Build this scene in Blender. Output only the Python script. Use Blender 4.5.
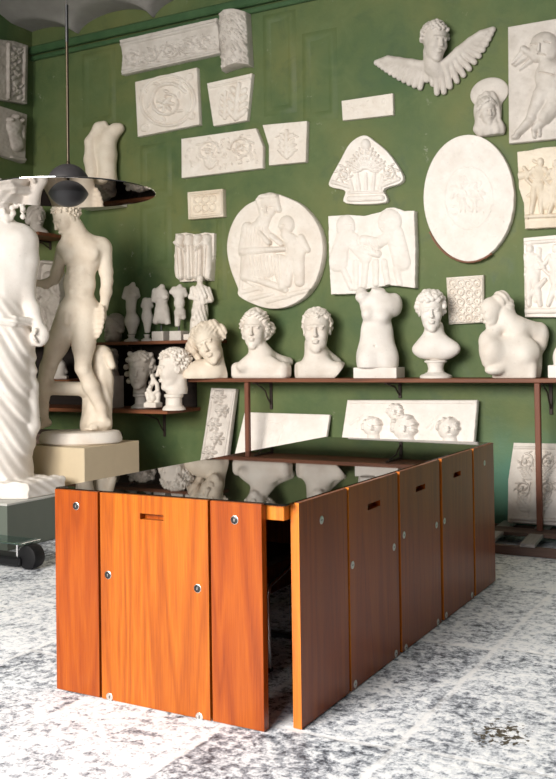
import bpy, math, random
import numpy as np
from mathutils import Matrix, Vector

# ---------------------------------------------------------------- clearing
for o in list(bpy.data.objects):
    bpy.data.objects.remove(o)
SC = bpy.context.scene
COL = SC.collection
PI = math.pi
R = math.radians

# ---------------------------------------------------------------- camera
FPX, PIT, ROL, CY, H, TH = 942.0, -.0147, .0135, -48.44, 1.2256, .5048
cam = bpy.data.cameras.new('camera')
cam.sensor_fit = 'HORIZONTAL'; cam.sensor_width = 36.0
cam.lens = FPX / 556 * 36
cam.shift_y = CY / 556
cam.clip_start = .05; cam.clip_end = 60
camo = bpy.data.objects.new('camera', cam)
COL.objects.link(camo)
Rm = (Matrix.Rotation(TH, 4, 'Z') @ Matrix.Rotation(PI / 2 - PIT, 4, 'X') @ Matrix.Rotation(-ROL, 4, 'Z'))
camo.matrix_world = Matrix.Translation((0, 0, H)) @ Rm
cam.dof.use_dof = True
cam.dof.focus_distance = 3.7
cam.dof.aperture_fstop = 15
SC.camera = camo

# ---------------------------------------------------------------- world, lights, exposure
SC.view_settings.view_transform = 'Standard'
SC.view_settings.look = 'None'
SC.view_settings.gamma = 1
SC.view_settings.exposure = 0.0
SC.view_settings.use_curve_mapping = False
w = bpy.data.worlds.new('world'); SC.world = w; w.use_nodes = True
w.node_tree.nodes['Background'].inputs[0].default_value = (.86, .93, 1, 1)
w.node_tree.nodes['Background'].inputs[1].default_value = .10

def area(name, loc, target, sx, sy, power, col):
    l = bpy.data.lights.new(name, 'AREA'); l.shape = 'RECTANGLE'
    l.size = sx; l.size_y = sy; l.energy = power; l.color = col
    o = bpy.data.objects.new(name, l); COL.objects.link(o)
    o.location = loc
    o.rotation_euler = (Vector(target) - Vector(loc)).to_track_quat('-Z', 'Y').to_euler()
    return o
area('daylight_doorway', (-3.0, -3.0, 3.0), (-1.9, 3.4, .25), 3.4, 2.4, 335, (1, .95, .885)).data.spread = R(96)
area('daylight_rear_window', (-.6, -3.0, 2.6), (-1.2, 3.4, .0), 1.2, 1.6, 90, (.88, .94, 1))

# ---------------------------------------------------------------- picture plane <-> room
CT, ST = math.cos(TH), math.sin(TH)
def ray(px, py):
    X = np.asarray(px, float) - 278; Y = np.asarray(py, float) - 389.5 - CY
    c, s = math.cos(ROL), math.sin(ROL)
    X, Y = X * c - Y * s, X * s + Y * c
    x, d, u = X / FPX, 1.0, -Y / FPX
    c, s = math.cos(PIT), math.sin(PIT)
    y = d * c + u * s; z = -d * s + u * c
    return x * CT - y * ST, x * ST + y * CT, z, y
def onY(px, py, Y):
    u, v, z, _ = ray(px, py); t = Y / v
    return Vector((u * t, Y, H + z * t))
def onX(px, py, X):
    u, v, z, _ = ray(px, py); t = X / u
    return Vector((X, v * t, H + z * t))
def onD(px, py, D):
    u, v, z, f = ray(px, py); t = D / f
    return Vector((u * t, v * t, H + z * t))
def topx(x, y, z):
    a = x * CT + y * ST; b = -x * ST + y * CT; z = z - H
    c, s = math.cos(PIT), math.sin(PIT); d = b * c - z * s; v = b * s + z * c
    X = FPX * a / d; Y = -FPX * v / d; c, s = math.cos(ROL), math.sin(ROL)
    return 278 + X * c + Y * s, 389.5 + CY - X * s + Y * c

# ---------------------------------------------------------------- tagging
def tag(o, label=None, cat=None, group=None, kind=None):
    if label: o['label'] = label
    if cat: o['category'] = cat
    if group: o['group'] = group
    if kind: o['kind'] = kind
    return o
def empty(name, loc, label, cat, group=None, rz=0):
    o = bpy.data.objects.new(name, None); COL.objects.link(o)
    o.location = loc; o.rotation_euler = (0, 0, rz); o.empty_display_size = .05
    return tag(o, label, cat, group)

# ---------------------------------------------------------------- mesh helpers
def mesh_np(name, V, F, mat, parent=None, smooth=True):
    me = bpy.data.meshes.new(name)
    V = np.asarray(V, np.float32); F = np.asarray(F, np.int32)
    me.vertices.add(len(V)); me.vertices.foreach_set('co', V.ravel())
    n, k = F.shape
    me.loops.add(n * k); me.loops.foreach_set('vertex_index', F.ravel())
    me.polygons.add(n)
    me.polygons.foreach_set('loop_start', np.arange(0, n * k, k, dtype=np.int32))
    me.polygons.foreach_set('use_smooth', np.full(n, smooth))
    me.update(calc_edges=True); me.validate()
    me.materials.append(mat)
    o = bpy.data.objects.new(name, me); COL.objects.link(o)
    if parent: o.parent = parent
    return o
class MB:
    def __init__(s): s.v = []; s.f = []; s.sm = []
    def add(s, V, F, smooth=False):
        b = len(s.v); s.v += [tuple(p) for p in V]
        for f in F: s.f.append([i + b for i in f]); s.sm.append(smooth)
    def box(s, lo, hi, bev=0.0, M=None):
        lo = np.array(lo, float); hi = np.array(hi, float); c = (lo + hi) / 2; h = (hi - lo) / 2
        b = min(bev, .45 * h.min())
        if b <= 0:
            V = [(x, y, z) for z in (-1, 1) for y in (-1, 1) for x in (-1, 1)]
            V = [c + h * np.array(p) for p in V]
            F = [(0, 2, 3, 1), (4, 5, 7, 6), (0, 1, 5, 4), (2, 6, 7, 3), (0, 4, 6, 2), (1, 3, 7, 5)]
        else:
            V = []; idx = {}
            for sx in (-1, 1):
                for sy in (-1, 1):
                    for sz in (-1, 1):
                        for ax in range(3):
                            p = h.copy() - b; p[ax] = h[ax]
                            idx[(sx, sy, sz, ax)] = len(V)
                            V.append(c + p * np.array((sx, sy, sz)))
            F = []
            for ax in range(3):
                a1, a2 = (ax + 1) % 3, (ax + 2) % 3
                for sg in (-1, 1):
                    q = []
                    for (i, j) in ((-1, -1), (1, -1), (1, 1), (-1, 1)):
                        k = [0, 0, 0]; k[ax] = sg; k[a1] = i; k[a2] = j; q.append(idx[(k[0], k[1], k[2], ax)])
                    F.append(q if sg > 0 else q[::-1])
                for i in (-1, 1):
                    for j in (-1, 1):
                        def K(t, which):
                            k = [0, 0, 0]; k[ax] = t; k[a1] = i; k[a2] = j; return idx[(k[0], k[1], k[2], which)]
                        q = [K(-1, a1), K(1, a1), K(1, a2), K(-1, a2)]
                        F.append(q if i * j > 0 else q[::-1])
            for sx in (-1, 1):
                for sy in (-1, 1):
                    for sz in (-1, 1):
                        q = [idx[(sx, sy, sz, a)] for a in range(3)]
                        F.append(q if sx * sy * sz > 0 else q[::-1])
        if M is not None: V = [tuple(M @ Vector(p)) for p in V]
        s.add(V, F); return s
    def tube(s, pts, r, n=10, caps=True):
        pts = [Vector(p) for p in pts]; rr = r if isinstance(r, (list, tuple)) else [r] * len(pts)
        V = []; F = []; ref = None
        for i, p in enumerate(pts):
            d = (pts[min(i + 1, len(pts) - 1)] - pts[max(i - 1, 0)]).normalized()
            if ref is None: ref = Vector((0, 0, 1)) if abs(d.z) < .9 else Vector((1, 0, 0))
            a = d.cross(ref).normalized(); b = d.cross(a); ref = -b if False else ref
            for k in range(n):
                t = 2 * PI * k / n; V.append(p + (a * math.cos(t) + b * math.sin(t)) * rr[i])
        for i in range(len(pts) - 1):
            for k in range(n):
                F.append((i * n + k, i * n + (k + 1) % n, (i + 1) * n + (k + 1) % n, (i + 1) * n + k))
        s.add(V, F, True)
        if caps:
            s.add(V[:n], [list(range(n))[::-1]]); s.add(V[-n:], [list(range(n))])
        return s
    def lathe(s, prof, n=48, c=(0, 0, 0), M=None):
        V = []; F = []
        for (r, z) in prof:
            for k in range(n):
                t = 2 * PI * k / n; V.append(Vector((c[0] + r * math.cos(t), c[1] + r * math.sin(t), c[2] + z)))
        m = len(prof)
        for i in range(m - 1):
            for k in range(n):
                F.append((i * n + k, i * n + (k + 1) % n, (i + 1) * n + (k + 1) % n, (i + 1) * n + k))
        F.append(list(range(n))[::-1]); F.append([(m - 1) * n + k for k in range(n)])
        if M is not None: V = [M @ v for v in V]
        s.add(V, F, True); return s
    def prism(s, poly, a, b, M=None):
        # poly in xz, extruded along y from a to b (poly counter-clockwise seen from -y)
        n = len(poly)
        V = [(x, a, z) for x, z in poly] + [(x, b, z) for x, z in poly]
        F = [list(range(n)), list(range(2 * n - 1, n - 1, -1))]
        for k in range(n): F.append((k, k + n, (k + 1) % n + n, (k + 1) % n))
        if M is not None: V = [tuple(M @ Vector(p)) for p in V]
        s.add(V, F); return s
    def build(s, name, mat, parent=None, auto=True):
        me = bpy.data.meshes.new(name)
        me.from_pydata([tuple(v) for v in s.v], [], s.f); me.update()
        me.polygons.foreach_set('use_smooth', s.sm)
        if any(s.sm) and auto:
            me.set_sharp_from_angle(angle=R(38))
        me.materials.append(mat)
        o = bpy.data.objects.new(name, me); COL.objects.link(o)
        if parent: o.parent = parent
        return o
R = math.radians

# ---------------------------------------------------------------- materials
def new_mat(name):
    m = bpy.data.materials.new(name); m.use_nodes = True
    nt = m.node_tree; nt.nodes.clear()
    out = nt.nodes.new('ShaderNodeOutputMaterial'); b = nt.nodes.new('ShaderNodeBsdfPrincipled')
    nt.links.new(b.outputs[0], out.inputs[0])
    return m, nt, b
def N(nt, t, **kw):
    n = nt.nodes.new(t)
    for k, v in kw.items():
        if k.startswith('i_'): n.inputs[k[2:].replace('_', ' ')].default_value = v
        else: setattr(n, k, v)
    return n
def coords(nt, scale=(1, 1, 1), kind='Object', rot=(0, 0, 0), loc=(0, 0, 0)):
    tc = N(nt, 'ShaderNodeTexCoord'); mp = N(nt, 'ShaderNodeMapping')
    mp.inputs['Scale'].default_value = scale; mp.inputs['Rotation'].default_value = rot; mp.inputs['Location'].default_value = loc
    if kind == 'World':
        g = N(nt, 'ShaderNodeNewGeometry'); nt.links.new(g.outputs['Position'], mp.inputs[0])
    else: nt.links.new(tc.outputs[kind], mp.inputs[0])
    return mp.outputs[0]
def noise(nt, vec, scale, detail=4, rough=.5, dist=0):
    n = N(nt, 'ShaderNodeTexNoise'); n.inputs['Scale'].default_value = scale; n.inputs['Detail'].default_value = detail
    n.inputs['Roughness'].default_value = rough; n.inputs['Distortion'].default_value = dist
    nt.links.new(vec, n.inputs['Vector']); return n.outputs['Fac']
def ramp(nt, fac, stops):
    r = N(nt, 'ShaderNodeValToRGB'); e = r.color_ramp.elements
    while len(e) < len(stops): e.new(.5)
    for el, (p, c) in zip(e, stops):
        el.position = p; el.color = (*c, 1) if len(c) == 3 else c
    nt.links.new(fac, r.inputs[0]); return r.outputs[0]
def mix(nt, fac, a, b, mode='MIX'):
    m = N(nt, 'ShaderNodeMix', data_type='RGBA', blend_type=mode)
    for sock, v in ((m.inputs[0], fac), (m.inputs[6], a), (m.inputs[7], b)):
        if isinstance(v, (int, float)): sock.default_value = v
        elif isinstance(v, tuple): sock.default_value = (*v, 1) if len(v) == 3 else v
        else: nt.links.new(v, sock)
    return m.outputs[2]
def math_(nt, op, a, b=None, c=None, clamp=False):
    m = N(nt, 'ShaderNodeMath', operation=op, use_clamp=clamp)
    for i, v in enumerate((a, b, c)):
        if v is None: continue
        if isinstance(v, (int, float)): m.inputs[i].default_value = v
        else: nt.links.new(v, m.inputs[i])
    return m.outputs[0]
def bump(nt, bsdf, height, strength, dist=.01):
    b = N(nt, 'ShaderNodeBump'); b.inputs['Strength'].default_value = strength; b.inputs['Distance'].default_value = dist
    nt.links.new(height, b.inputs['Height']); nt.links.new(b.outputs[0], bsdf.inputs['Normal'])

def plaster(name, c1, c2, rough=.62, bs=.25, sc=1.0):
    m, nt, b = new_mat(name)
    v = coords(nt, kind='World')
    f = noise(nt, v, 7 * sc, 5, .6)
    col = ramp(nt, f, [(.30, c2), (.62, c1)])
    f2 = noise(nt, v, 55 * sc, 3, .6)
    col = mix(nt, ramp(nt, f2, [(.62, (0, 0, 0)), (.8, (.45, .45, .45))]), col, tuple(x * .62 for x in c2))
    nt.links.new(col, b.inputs['Base Color'])
    b.inputs['Roughness'].default_value = rough
    b.inputs['Specular IOR Level'].default_value = .3
    bump(nt, b, noise(nt, v, 90 * sc, 4, .65), bs, .004)
    return m
M_white = plaster('plaster_white', (.80, .74, .67), (.71, .63, .55))
M_bright = plaster('plaster_bright', (.85, .80, .75), (.76, .70, .64))
M_cream = plaster('plaster_cream', (.79, .70, .58), (.69, .58, .46))
M_grey = plaster('plaster_grey', (.66, .61, .56), (.52, .47, .42))
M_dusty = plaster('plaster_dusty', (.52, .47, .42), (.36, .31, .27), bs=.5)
M_rough = plaster('plaster_rough', (.62, .56, .50), (.50, .44, .38), bs=.8, sc=1.4)
M_yell = plaster('plaster_yellowed', (.78, .69, .57), (.66, .56, .43))

def wood(name, light, mid, dark, ring=9, stretch=14, rough=.32, coat=.35, wscale=1.0, axis='Z', shift=0.0):
    m, nt, b = new_mat(name)
    sc = [wscale * 1.0, wscale * 1.0, wscale * 1.0]
    i = 'XYZ'.index(axis); sc[i] = wscale / stretch
    tc = N(nt, 'ShaderNodeTexCoord'); oi = N(nt, 'ShaderNodeObjectInfo')
    ad = N(nt, 'ShaderNodeVectorMath', operation='MULTIPLY_ADD')
    cmb = N(nt, 'ShaderNodeCombineXYZ')
    nt.links.new(math_(nt, 'MULTIPLY', oi.outputs['Random'], 7.3), cmb.inputs[0])
    nt.links.new(math_(nt, 'MULTIPLY', oi.outputs['Random'], 3.1), cmb.inputs[1])
    nt.links.new(math_(nt, 'MULTIPLY', oi.outputs['Random'], 31.7), cmb.inputs[2])
    ad.inputs[1].default_value = (1, 1, 1)
    nt.links.new(tc.outputs['Object'], ad.inputs[0]); nt.links.new(cmb.outputs[0], ad.inputs[2])
    mp = N(nt, 'ShaderNodeMapping'); mp.inputs['Scale'].default_value = sc
    nt.links.new(ad.outputs[0], mp.inputs[0]); v = mp.outputs[0]
    base = noise(nt, v, 3.2, 3, .5, .4)
    rings = math_(nt, 'FRACT', math_(nt, 'MULTIPLY', base, ring))
    rings = math_(nt, 'PINGPONG', rings, .5)
    rings = math_(nt, 'MULTIPLY', rings, 2.0)
    sc2 = [85.0, 85.0, 85.0]; sc2[i] = 2.2
    mp2 = N(nt, 'ShaderNodeMapping'); mp2.inputs['Scale'].default_value = sc2; nt.links.new(tc.outputs['Object'], mp2.inputs[0])
    fine = noise(nt, mp2.outputs[0], 3.0, 3, .6)
    t = math_(nt, 'ADD', math_(nt, 'MULTIPLY', rings, .34), math_(nt, 'MULTIPLY', fine, .74))
    col = ramp(nt, t, [(.18, dark), (.5, mid), (.85, light)])
    big = noise(nt, v, 1.3, 2, .5)
    col = mix(nt, math_(nt, 'MULTIPLY', ramp(nt, big, [(.35, (0, 0, 0)), (.7, (1, 1, 1))]), .35), col, dark)
    nt.links.new(col, b.inputs['Base Color'])
    b.inputs['Roughness'].default_value = rough
    b.inputs['Specular IOR Level'].default_value = .32
    b.inputs['Coat Weight'].default_value = coat; b.inputs['Coat Roughness'].default_value = .22
    bump(nt, b, fine, .05, .002)
    return m
M_panel_pale = wood('walnut_panel_pale', (.41, .118, .007), (.31, .072, .003), (.19, .034, .002), wscale=1.7, ring=10, coat=.12)
M_panel = wood('walnut_panel', (.33, .075, .004), (.25, .045, .002), (.15, .023, .0015), wscale=1.7, ring=9, coat=.07)
M_edge = wood('walnut_edge', (.58, .20, .022), (.48, .13, .012), (.36, .08, .008), wscale=1.3, coat=.15)
M_shelf = wood('shelf_wood', (.27, .10, .045), (.19, .065, .03), (.10, .035, .018), axis='X', rough=.5, coat=0)
M_post = wood('post_wood', (.22, .08, .045), (.16, .055, .03), (.08, .03, .018), rough=.55, coat=0)
M_old = wood('old_board', (.20, .13, .10), (.13, .08, .065), (.06, .04, .03), axis='X', rough=.8, coat=0)
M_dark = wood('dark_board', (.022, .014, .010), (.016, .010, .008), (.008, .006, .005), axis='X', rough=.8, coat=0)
M_slat = wood('grey_slat', (.42, .39, .37), (.32, .29, .27), (.2, .18, .165), axis='Y', rough=.85, coat=0)

def simple(name, col, rough=.5, metal=0, spec=.5, coat=0, nz=0):
    m, nt, b = new_mat(name)
    v = coords(nt, kind='World')
    f = noise(nt, v, 12, 4, .6)
    c = mix(nt, f, tuple(x * (1 - nz) for x in col), tuple(min(1, x * (1 + nz)) for x in col))
    nt.links.new(c, b.inputs['Base Color'])
    b.inputs['Roughness'].default_value = rough; b.inputs['Metallic'].default_value = metal
    b.inputs['Specular IOR Level'].default_value = spec; b.inputs['Coat Weight'].default_value = coat
    return m
M_black = simple('black_metal', (.012, .012, .013), .35)
M_sphere = simple('graphite_sphere', (.03, .028, .03), .42, 0, .5)
M_chrome = simple('chrome', (.75, .75, .76), .18, 1)
M_brass = simple('aged_brass_rod', (.07, .055, .04), .5, 1)
M_zinc = simple('zinc_lock', (.62, .60, .57), .35, 1)
M_mirror = simple('mirror_disc', (.50, .47, .45), .015, 1)
M_iron = simple('iron_bracket', (.035, .02, .015), .6)
M_beige = simple('beige_box_paint', (.62, .51, .35), .6, nz=.06)
M_olive = simple('grey_green_block_paint', (.13, .15, .125), .55, nz=.08)
M_lip = simple('pale_block_top', (.55, .55, .52), .6, nz=.08)
M_rubber = simple('black_rubber', (.005, .005, .006), .55, spec=.25)
M_red = simple('dark_crimson_rim', (.22, .10, .06), .6)
M_seat = simple('dark_seat_leather', (.03, .017, .012), .45)
m, nt, b = new_mat('black_glass'); M_bglass = m
b.inputs['Base Color'].default_value = (.006, .005, .004, 1); b.inputs['Roughness'].default_value = .02
b.inputs['IOR'].default_value = 1.26
m, nt, b = new_mat('green_glass'); M_glass = m
b.inputs['Base Color'].default_value = (.22, .36, .33, 1); b.inputs['Roughness'].default_value = .02
b.inputs['Transmission Weight'].default_value = .9; b.inputs['IOR'].default_value = 1.5

# green painted wall
m, nt, b = new_mat('green_wall_paint'); M_wall = m
v = coords(nt, kind='World')
big = noise(nt, v, 1.1, 4, .6, .3)
col = ramp(nt, big, [(.30, (.066, .115, .046)), (.48, (.102, .142, .054)), (.68, (.150, .168, .060))])
mid = noise(nt, v, 4.5, 5, .65, .5)
col = mix(nt, ramp(nt, mid, [(.5, (0, 0, 0)), (.75, (.5, .5, .5))]), col, (.150, .190, .085))
col = mix(nt, ramp(nt, mid, [(.25, (.55, .55, .55)), (.45, (0, 0, 0))]), col, (.045, .085, .040))
# cooler repainted patch low on the right
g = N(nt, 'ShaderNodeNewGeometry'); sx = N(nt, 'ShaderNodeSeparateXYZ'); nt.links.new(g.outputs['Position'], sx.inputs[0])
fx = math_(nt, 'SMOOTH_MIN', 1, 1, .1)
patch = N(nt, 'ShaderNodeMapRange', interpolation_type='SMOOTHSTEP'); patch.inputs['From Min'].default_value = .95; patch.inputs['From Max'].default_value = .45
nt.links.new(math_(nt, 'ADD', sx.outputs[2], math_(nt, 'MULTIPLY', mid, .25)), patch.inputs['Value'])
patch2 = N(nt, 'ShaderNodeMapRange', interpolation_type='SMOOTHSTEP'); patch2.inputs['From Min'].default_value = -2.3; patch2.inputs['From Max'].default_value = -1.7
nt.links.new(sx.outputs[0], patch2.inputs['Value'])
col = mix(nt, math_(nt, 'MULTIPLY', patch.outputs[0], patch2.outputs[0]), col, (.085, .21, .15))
# flaked plaster
fl = noise(nt, v, 9, 6, .75, .2); fl2 = noise(nt, v, 1.7, 2, .5)
mask = math_(nt, 'MULTIPLY', ramp(nt, fl, [(.645, (0, 0, 0)), (.68, (1, 1, 1))]), ramp(nt, fl2, [(.5, (0, 0, 0)), (.62, (1, 1, 1))]))
col = mix(nt, math_(nt, 'MULTIPLY', mask, .55), col, (.42, .42, .34))
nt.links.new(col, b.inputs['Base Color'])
nt.links.new(ramp(nt, mid, [(.3, (.48, .48, .48)), (.7, (.7, .7, .7))]), b.inputs['Roughness']); b.inputs['Specular IOR Level'].default_value = .25
bump(nt, b, math_(nt, 'ADD', noise(nt, v, 3, 5, .6), math_(nt, 'MULTIPLY', noise(nt, v, 40, 3, .6), .12)), .35, .03)

m, nt, b = new_mat('green_moulding_paint'); M_mould = m
v = coords(nt, kind='World')
nt.links.new(ramp(nt, noise(nt, v, 6, 4, .6), [(.3, (.035, .085, .035)), (.7, (.065, .13, .055))]), b.inputs['Base Color'])
b.inputs['Roughness'].default_value = .35

m, nt, b = new_mat('ceiling_plaster'); M_ceil = m
v = coords(nt, kind='World')
nt.links.new(ramp(nt, noise(nt, v, 2.5, 5, .6), [(.3, (.24, .225, .21)), (.7, (.36, .34, .32))]), b.inputs['Base Color'])
b.inputs['Roughness'].default_value = .9

# stone paving: strips along Y 0.575 wide
m, nt, b = new_mat('stone_paving'); M_floor = m
g = N(nt, 'ShaderNodeNewGeometry')
mp = N(nt, 'ShaderNodeMapping'); mp.inputs['Rotation'].default_value = (0, 0, PI / 2)
mp.inputs['Location'].default_value = (0, 0, 0)
nt.links.new(g.outputs['Position'], mp.inputs[0])
sx = N(nt, 'ShaderNodeSeparateXYZ'); nt.links.new(g.outputs['Position'], sx.inputs[0])
wob = noise(nt, g.outputs['Position'], 5, 3, .6)
wx = math_(nt, 'ADD', sx.outputs[0], math_(nt, 'MULTIPLY', math_(nt, 'SUBTRACT', wob, .5), .035))
wy = math_(nt, 'ADD', sx.outputs[1], math_(nt, 'MULTIPLY', math_(nt, 'SUBTRACT', noise(nt, g.outputs['Position'], 4, 3, .6), .5), .05))
row = math_(nt, 'DIVIDE', math_(nt, 'ADD', wx, 1.12 + 5.75), .575)
ri = math_(nt, 'FLOOR', row); rf = math_(nt, 'FRACT', row)
off = math_(nt, 'FRACT', math_(nt, 'MULTIPLY', math_(nt, 'SINE', math_(nt, 'MULTIPLY', ri, 12.9898)), 437.58))
ln = math_(nt, 'DIVIDE', math_(nt, 'ADD', wy, math_(nt, 'MULTIPLY', off, 1.1)), 1.1)
li = math_(nt, 'FLOOR', ln); lf = math_(nt, 'FRACT', ln)
dx = math_(nt, 'MULTIPLY', math_(nt, 'MINIMUM', rf, math_(nt, 'SUBTRACT', 1, rf)), .575)
dy = math_(nt, 'MULTIPLY', math_(nt, 'MINIMUM', lf, math_(nt, 'SUBTRACT', 1, lf)), 1.1)
jd = math_(nt, 'MINIMUM', dx, dy)
joint = N(nt, 'ShaderNodeMapRange', interpolation_type='SMOOTHSTEP')
joint.inputs['From Min'].default_value = .006; joint.inputs['From Max'].default_value = .017
joint.inputs['To Min'].default_value = 1; joint.inputs['To Max'].default_value = 0
nt.links.new(jd, joint.inputs['Value'])
wn = N(nt, 'ShaderNodeTexWhiteNoise', noise_dimensions='2D'); cb = N(nt, 'ShaderNodeCombineXYZ')
nt.links.new(ri, cb.inputs[0]); nt.links.new(li, cb.inputs[1]); nt.links.new(cb.outputs[0], wn.inputs['Vector'])
n1 = noise(nt, g.outputs['Position'], 26, 8, .72, .3)
n2 = noise(nt, g.outputs['Position'], 4.5, 6, .62, .4)
n3 = noise(nt, g.outputs['Position'], 85, 4, .7)
mott = math_(nt, 'ADD', math_(nt, 'MULTIPLY', n1, .56), math_(nt, 'ADD', math_(nt, 'MULTIPLY', n2, .24), math_(nt, 'MULTIPLY', n3, .20)))
mott = math_(nt, 'ADD', mott, math_(nt, 'MULTIPLY', math_(nt, 'SUBTRACT', wn.outputs['Value'], .5), .05))
col = ramp(nt, mott, [(.405, (.06, .065, .08)), (.455, (.29, .315, .36)), (.505, (.70, .73, .78)), (.56, (.93, .94, .955))])
jf = ramp(nt, n2, [(.35, (.25, .25, .25)), (.6, (.95, .95, .95))])
col = mix(nt, math_(nt, 'MULTIPLY', joint.outputs[0], jf), col, (.93, .93, .94))
# chipped dark holes near the front right
cx = math_(nt, 'SUBTRACT', sx.outputs[0], -.86); cy = math_(nt, 'SUBTRACT', sx.outputs[1], 3.0)
rr_ = math_(nt, 'SQRT', math_(nt, 'ADD', math_(nt, 'POWER', math_(nt, 'MULTIPLY', cx, 1.0), 2), math_(nt, 'POWER', math_(nt, 'MULTIPLY', cy, .9), 2)))
near = N(nt, 'ShaderNodeMapRange'); near.inputs['From Min'].default_value = .02; near.inputs['From Max'].default_value = .17
near.inputs['To Min'].default_value = .15; near.inputs['To Max'].default_value = -.12
nt.links.new(rr_, near.inputs['Value'])
chip = math_(nt, 'ADD', noise(nt, g.outputs['Position'], 38, 4, .6, .8), near.outputs[0])
chipm = ramp(nt, chip, [(.60, (0, 0, 0)), (.635, (1, 1, 1))])
col = mix(nt, chipm, col, (.085, .070, .05))
nt.links.new(col, b.inputs['Base Color'])
b.inputs['Roughness'].default_value = .55; b.inputs['Specular IOR Level'].default_value = .35
hgt = math_(nt, 'SUBTRACT', math_(nt, 'MULTIPLY', mott, .6), math_(nt, 'ADD', math_(nt, 'MULTIPLY', joint.outputs[0], .12), math_(nt, 'MULTIPLY', chipm, .3)))
bump(nt, b, hgt, .5, .015)

# ---------------------------------------------------------------- room shell
WY = 6.4; WX = -6.05; CZ = 4.05
def struct(o): o['kind'] = 'structure'; return o
struct(MB().box((WX - .2, -3.2, -.1), (3.5, WY + .2, 0)).build('floor', M_floor))
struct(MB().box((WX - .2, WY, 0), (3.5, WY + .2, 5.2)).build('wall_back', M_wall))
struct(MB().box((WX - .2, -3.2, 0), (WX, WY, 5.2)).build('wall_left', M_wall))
# groin-vaulted ceiling
nx, ny = 420, 260
xs = np.linspace(WX, 3.5, nx); ys = np.linspace(-3.2, WY, ny)
X, Y = np.meshgrid(xs, ys, indexing='ij')
P = .83
ph = ((X + 5.51) / P) % 1.0
zc = .15 * np.sqrt(np.clip(1 - ((ph - .5) * 2) ** 2, 0, 1))
t = WY - Y
zb = .50 * np.sqrt(np.clip(1 - (1 - np.clip(t / 2.6, 0, 1)) ** 2, 0, 1)) * np.clip(t / .2, 0, 1)
Z = CZ + np.maximum(zb * .55, zc * np.clip(1 - t / 1.5, 0.0, 1))
Z += .25 * np.clip(t / 2.5, 0, 1)
idx = np.arange(nx * ny).reshape(nx, ny)
F = np.stack([idx[:-1, :-1], idx[:-1, 1:], idx[1:, 1:], idx[1:, :-1]], -1).reshape(-1, 4)
struct(mesh_np('ceiling', np.stack([X, Y, Z], -1).reshape(-1, 3), F, M_ceil))
# cornice of the back wall
co = MB()
co.box((WX, WY - .05, CZ - .075), (3.5, WY, CZ - .005), .012)
co.box((WX, WY - .03, CZ - .13), (3.5, WY, CZ - .09), .01)
struct(co.build('trim_1', M_mould))
# shallow raised wall panels (old boiserie) on the back wall
k = 2
for (x0, y0, x1, y1) in ((82, 42, 116, 122), (140, 146, 172, 196), (262, -40, 297, 112), (302, 34, 338, 118), (140, 206, 172, 268), (216, 218, 227, 300)):
    a = onY(x0, y0, WY); c = onY(x1, y1, WY)
    z0, z1, xa, xb = c.z, a.z, a.x, c.x
    if z1 > CZ - .16: z1 = CZ - .16
    fr = MB(); V = []; F = []
    for (ins, hh) in ((0, 0), (.022, .014), (.045, .014), (.070, 0)):
        V += [(xa + ins, WY - hh, z0 + ins), (xb - ins, WY - hh, z0 + ins), (xb - ins, WY - hh, z1 - ins), (xa + ins, WY - hh, z1 - ins)]
    for r_ in range(3):
        for q_ in range(4): F.append((r_ * 4 + q_, r_ * 4 + (q_ + 1) % 4, r_ * 4 + 4 + (q_ + 1) % 4, r_ * 4 + 4 + q_))
    fr.add(V, F, True); struct(fr.build('trim_%d' % k, M_wall, auto=False)); k += 1

# ---------------------------------------------------------------- table
TX0, TX1, TY0, TY1, TZ = -2.423, -1.440, 2.6585, 4.9745, .74
tb = empty('table', ((TX0 + TX1) / 2, (TY0 + TY1) / 2, 0), 'long walnut table closed in by tall wooden panels with a glossy black glass top', 'table')
TM = Matrix.Translation((-(TX0 + TX1) / 2, -(TY0 + TY1) / 2, 0))
PT = .031
fr = MB()
fr.box((TX0 - .012, TY0 + PT + .004, TZ - .055), (TX1 - PT - .004, TY0 + PT + .05, TZ - .004), .002, TM)
fr.box((TX0 + PT, TY1 - PT - .05, TZ - .055), (TX1 - PT - .004, TY1 - PT - .004, TZ - .004), .002, TM)
fr.box((TX0 + PT + .004, TY0 + PT + .05, TZ - .055), (TX0 + PT + .05, TY1 - PT - .05, TZ - .004), .002, TM)
fr.box((TX1 - PT - .05, TY0 + PT + .05, TZ - .055), (TX1 - PT - .004, TY1 - PT - .05, TZ - .004), .002, TM)
fr.build('frame', M_edge, tb)
MB().box((TX0 - .012, TY0 + PT * .55, TZ - .004), (TX1 - PT * .55, TY1 - PT * .5, TZ + .003), .0015, TM).build('glass_top', M_bglass, tb)

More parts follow.
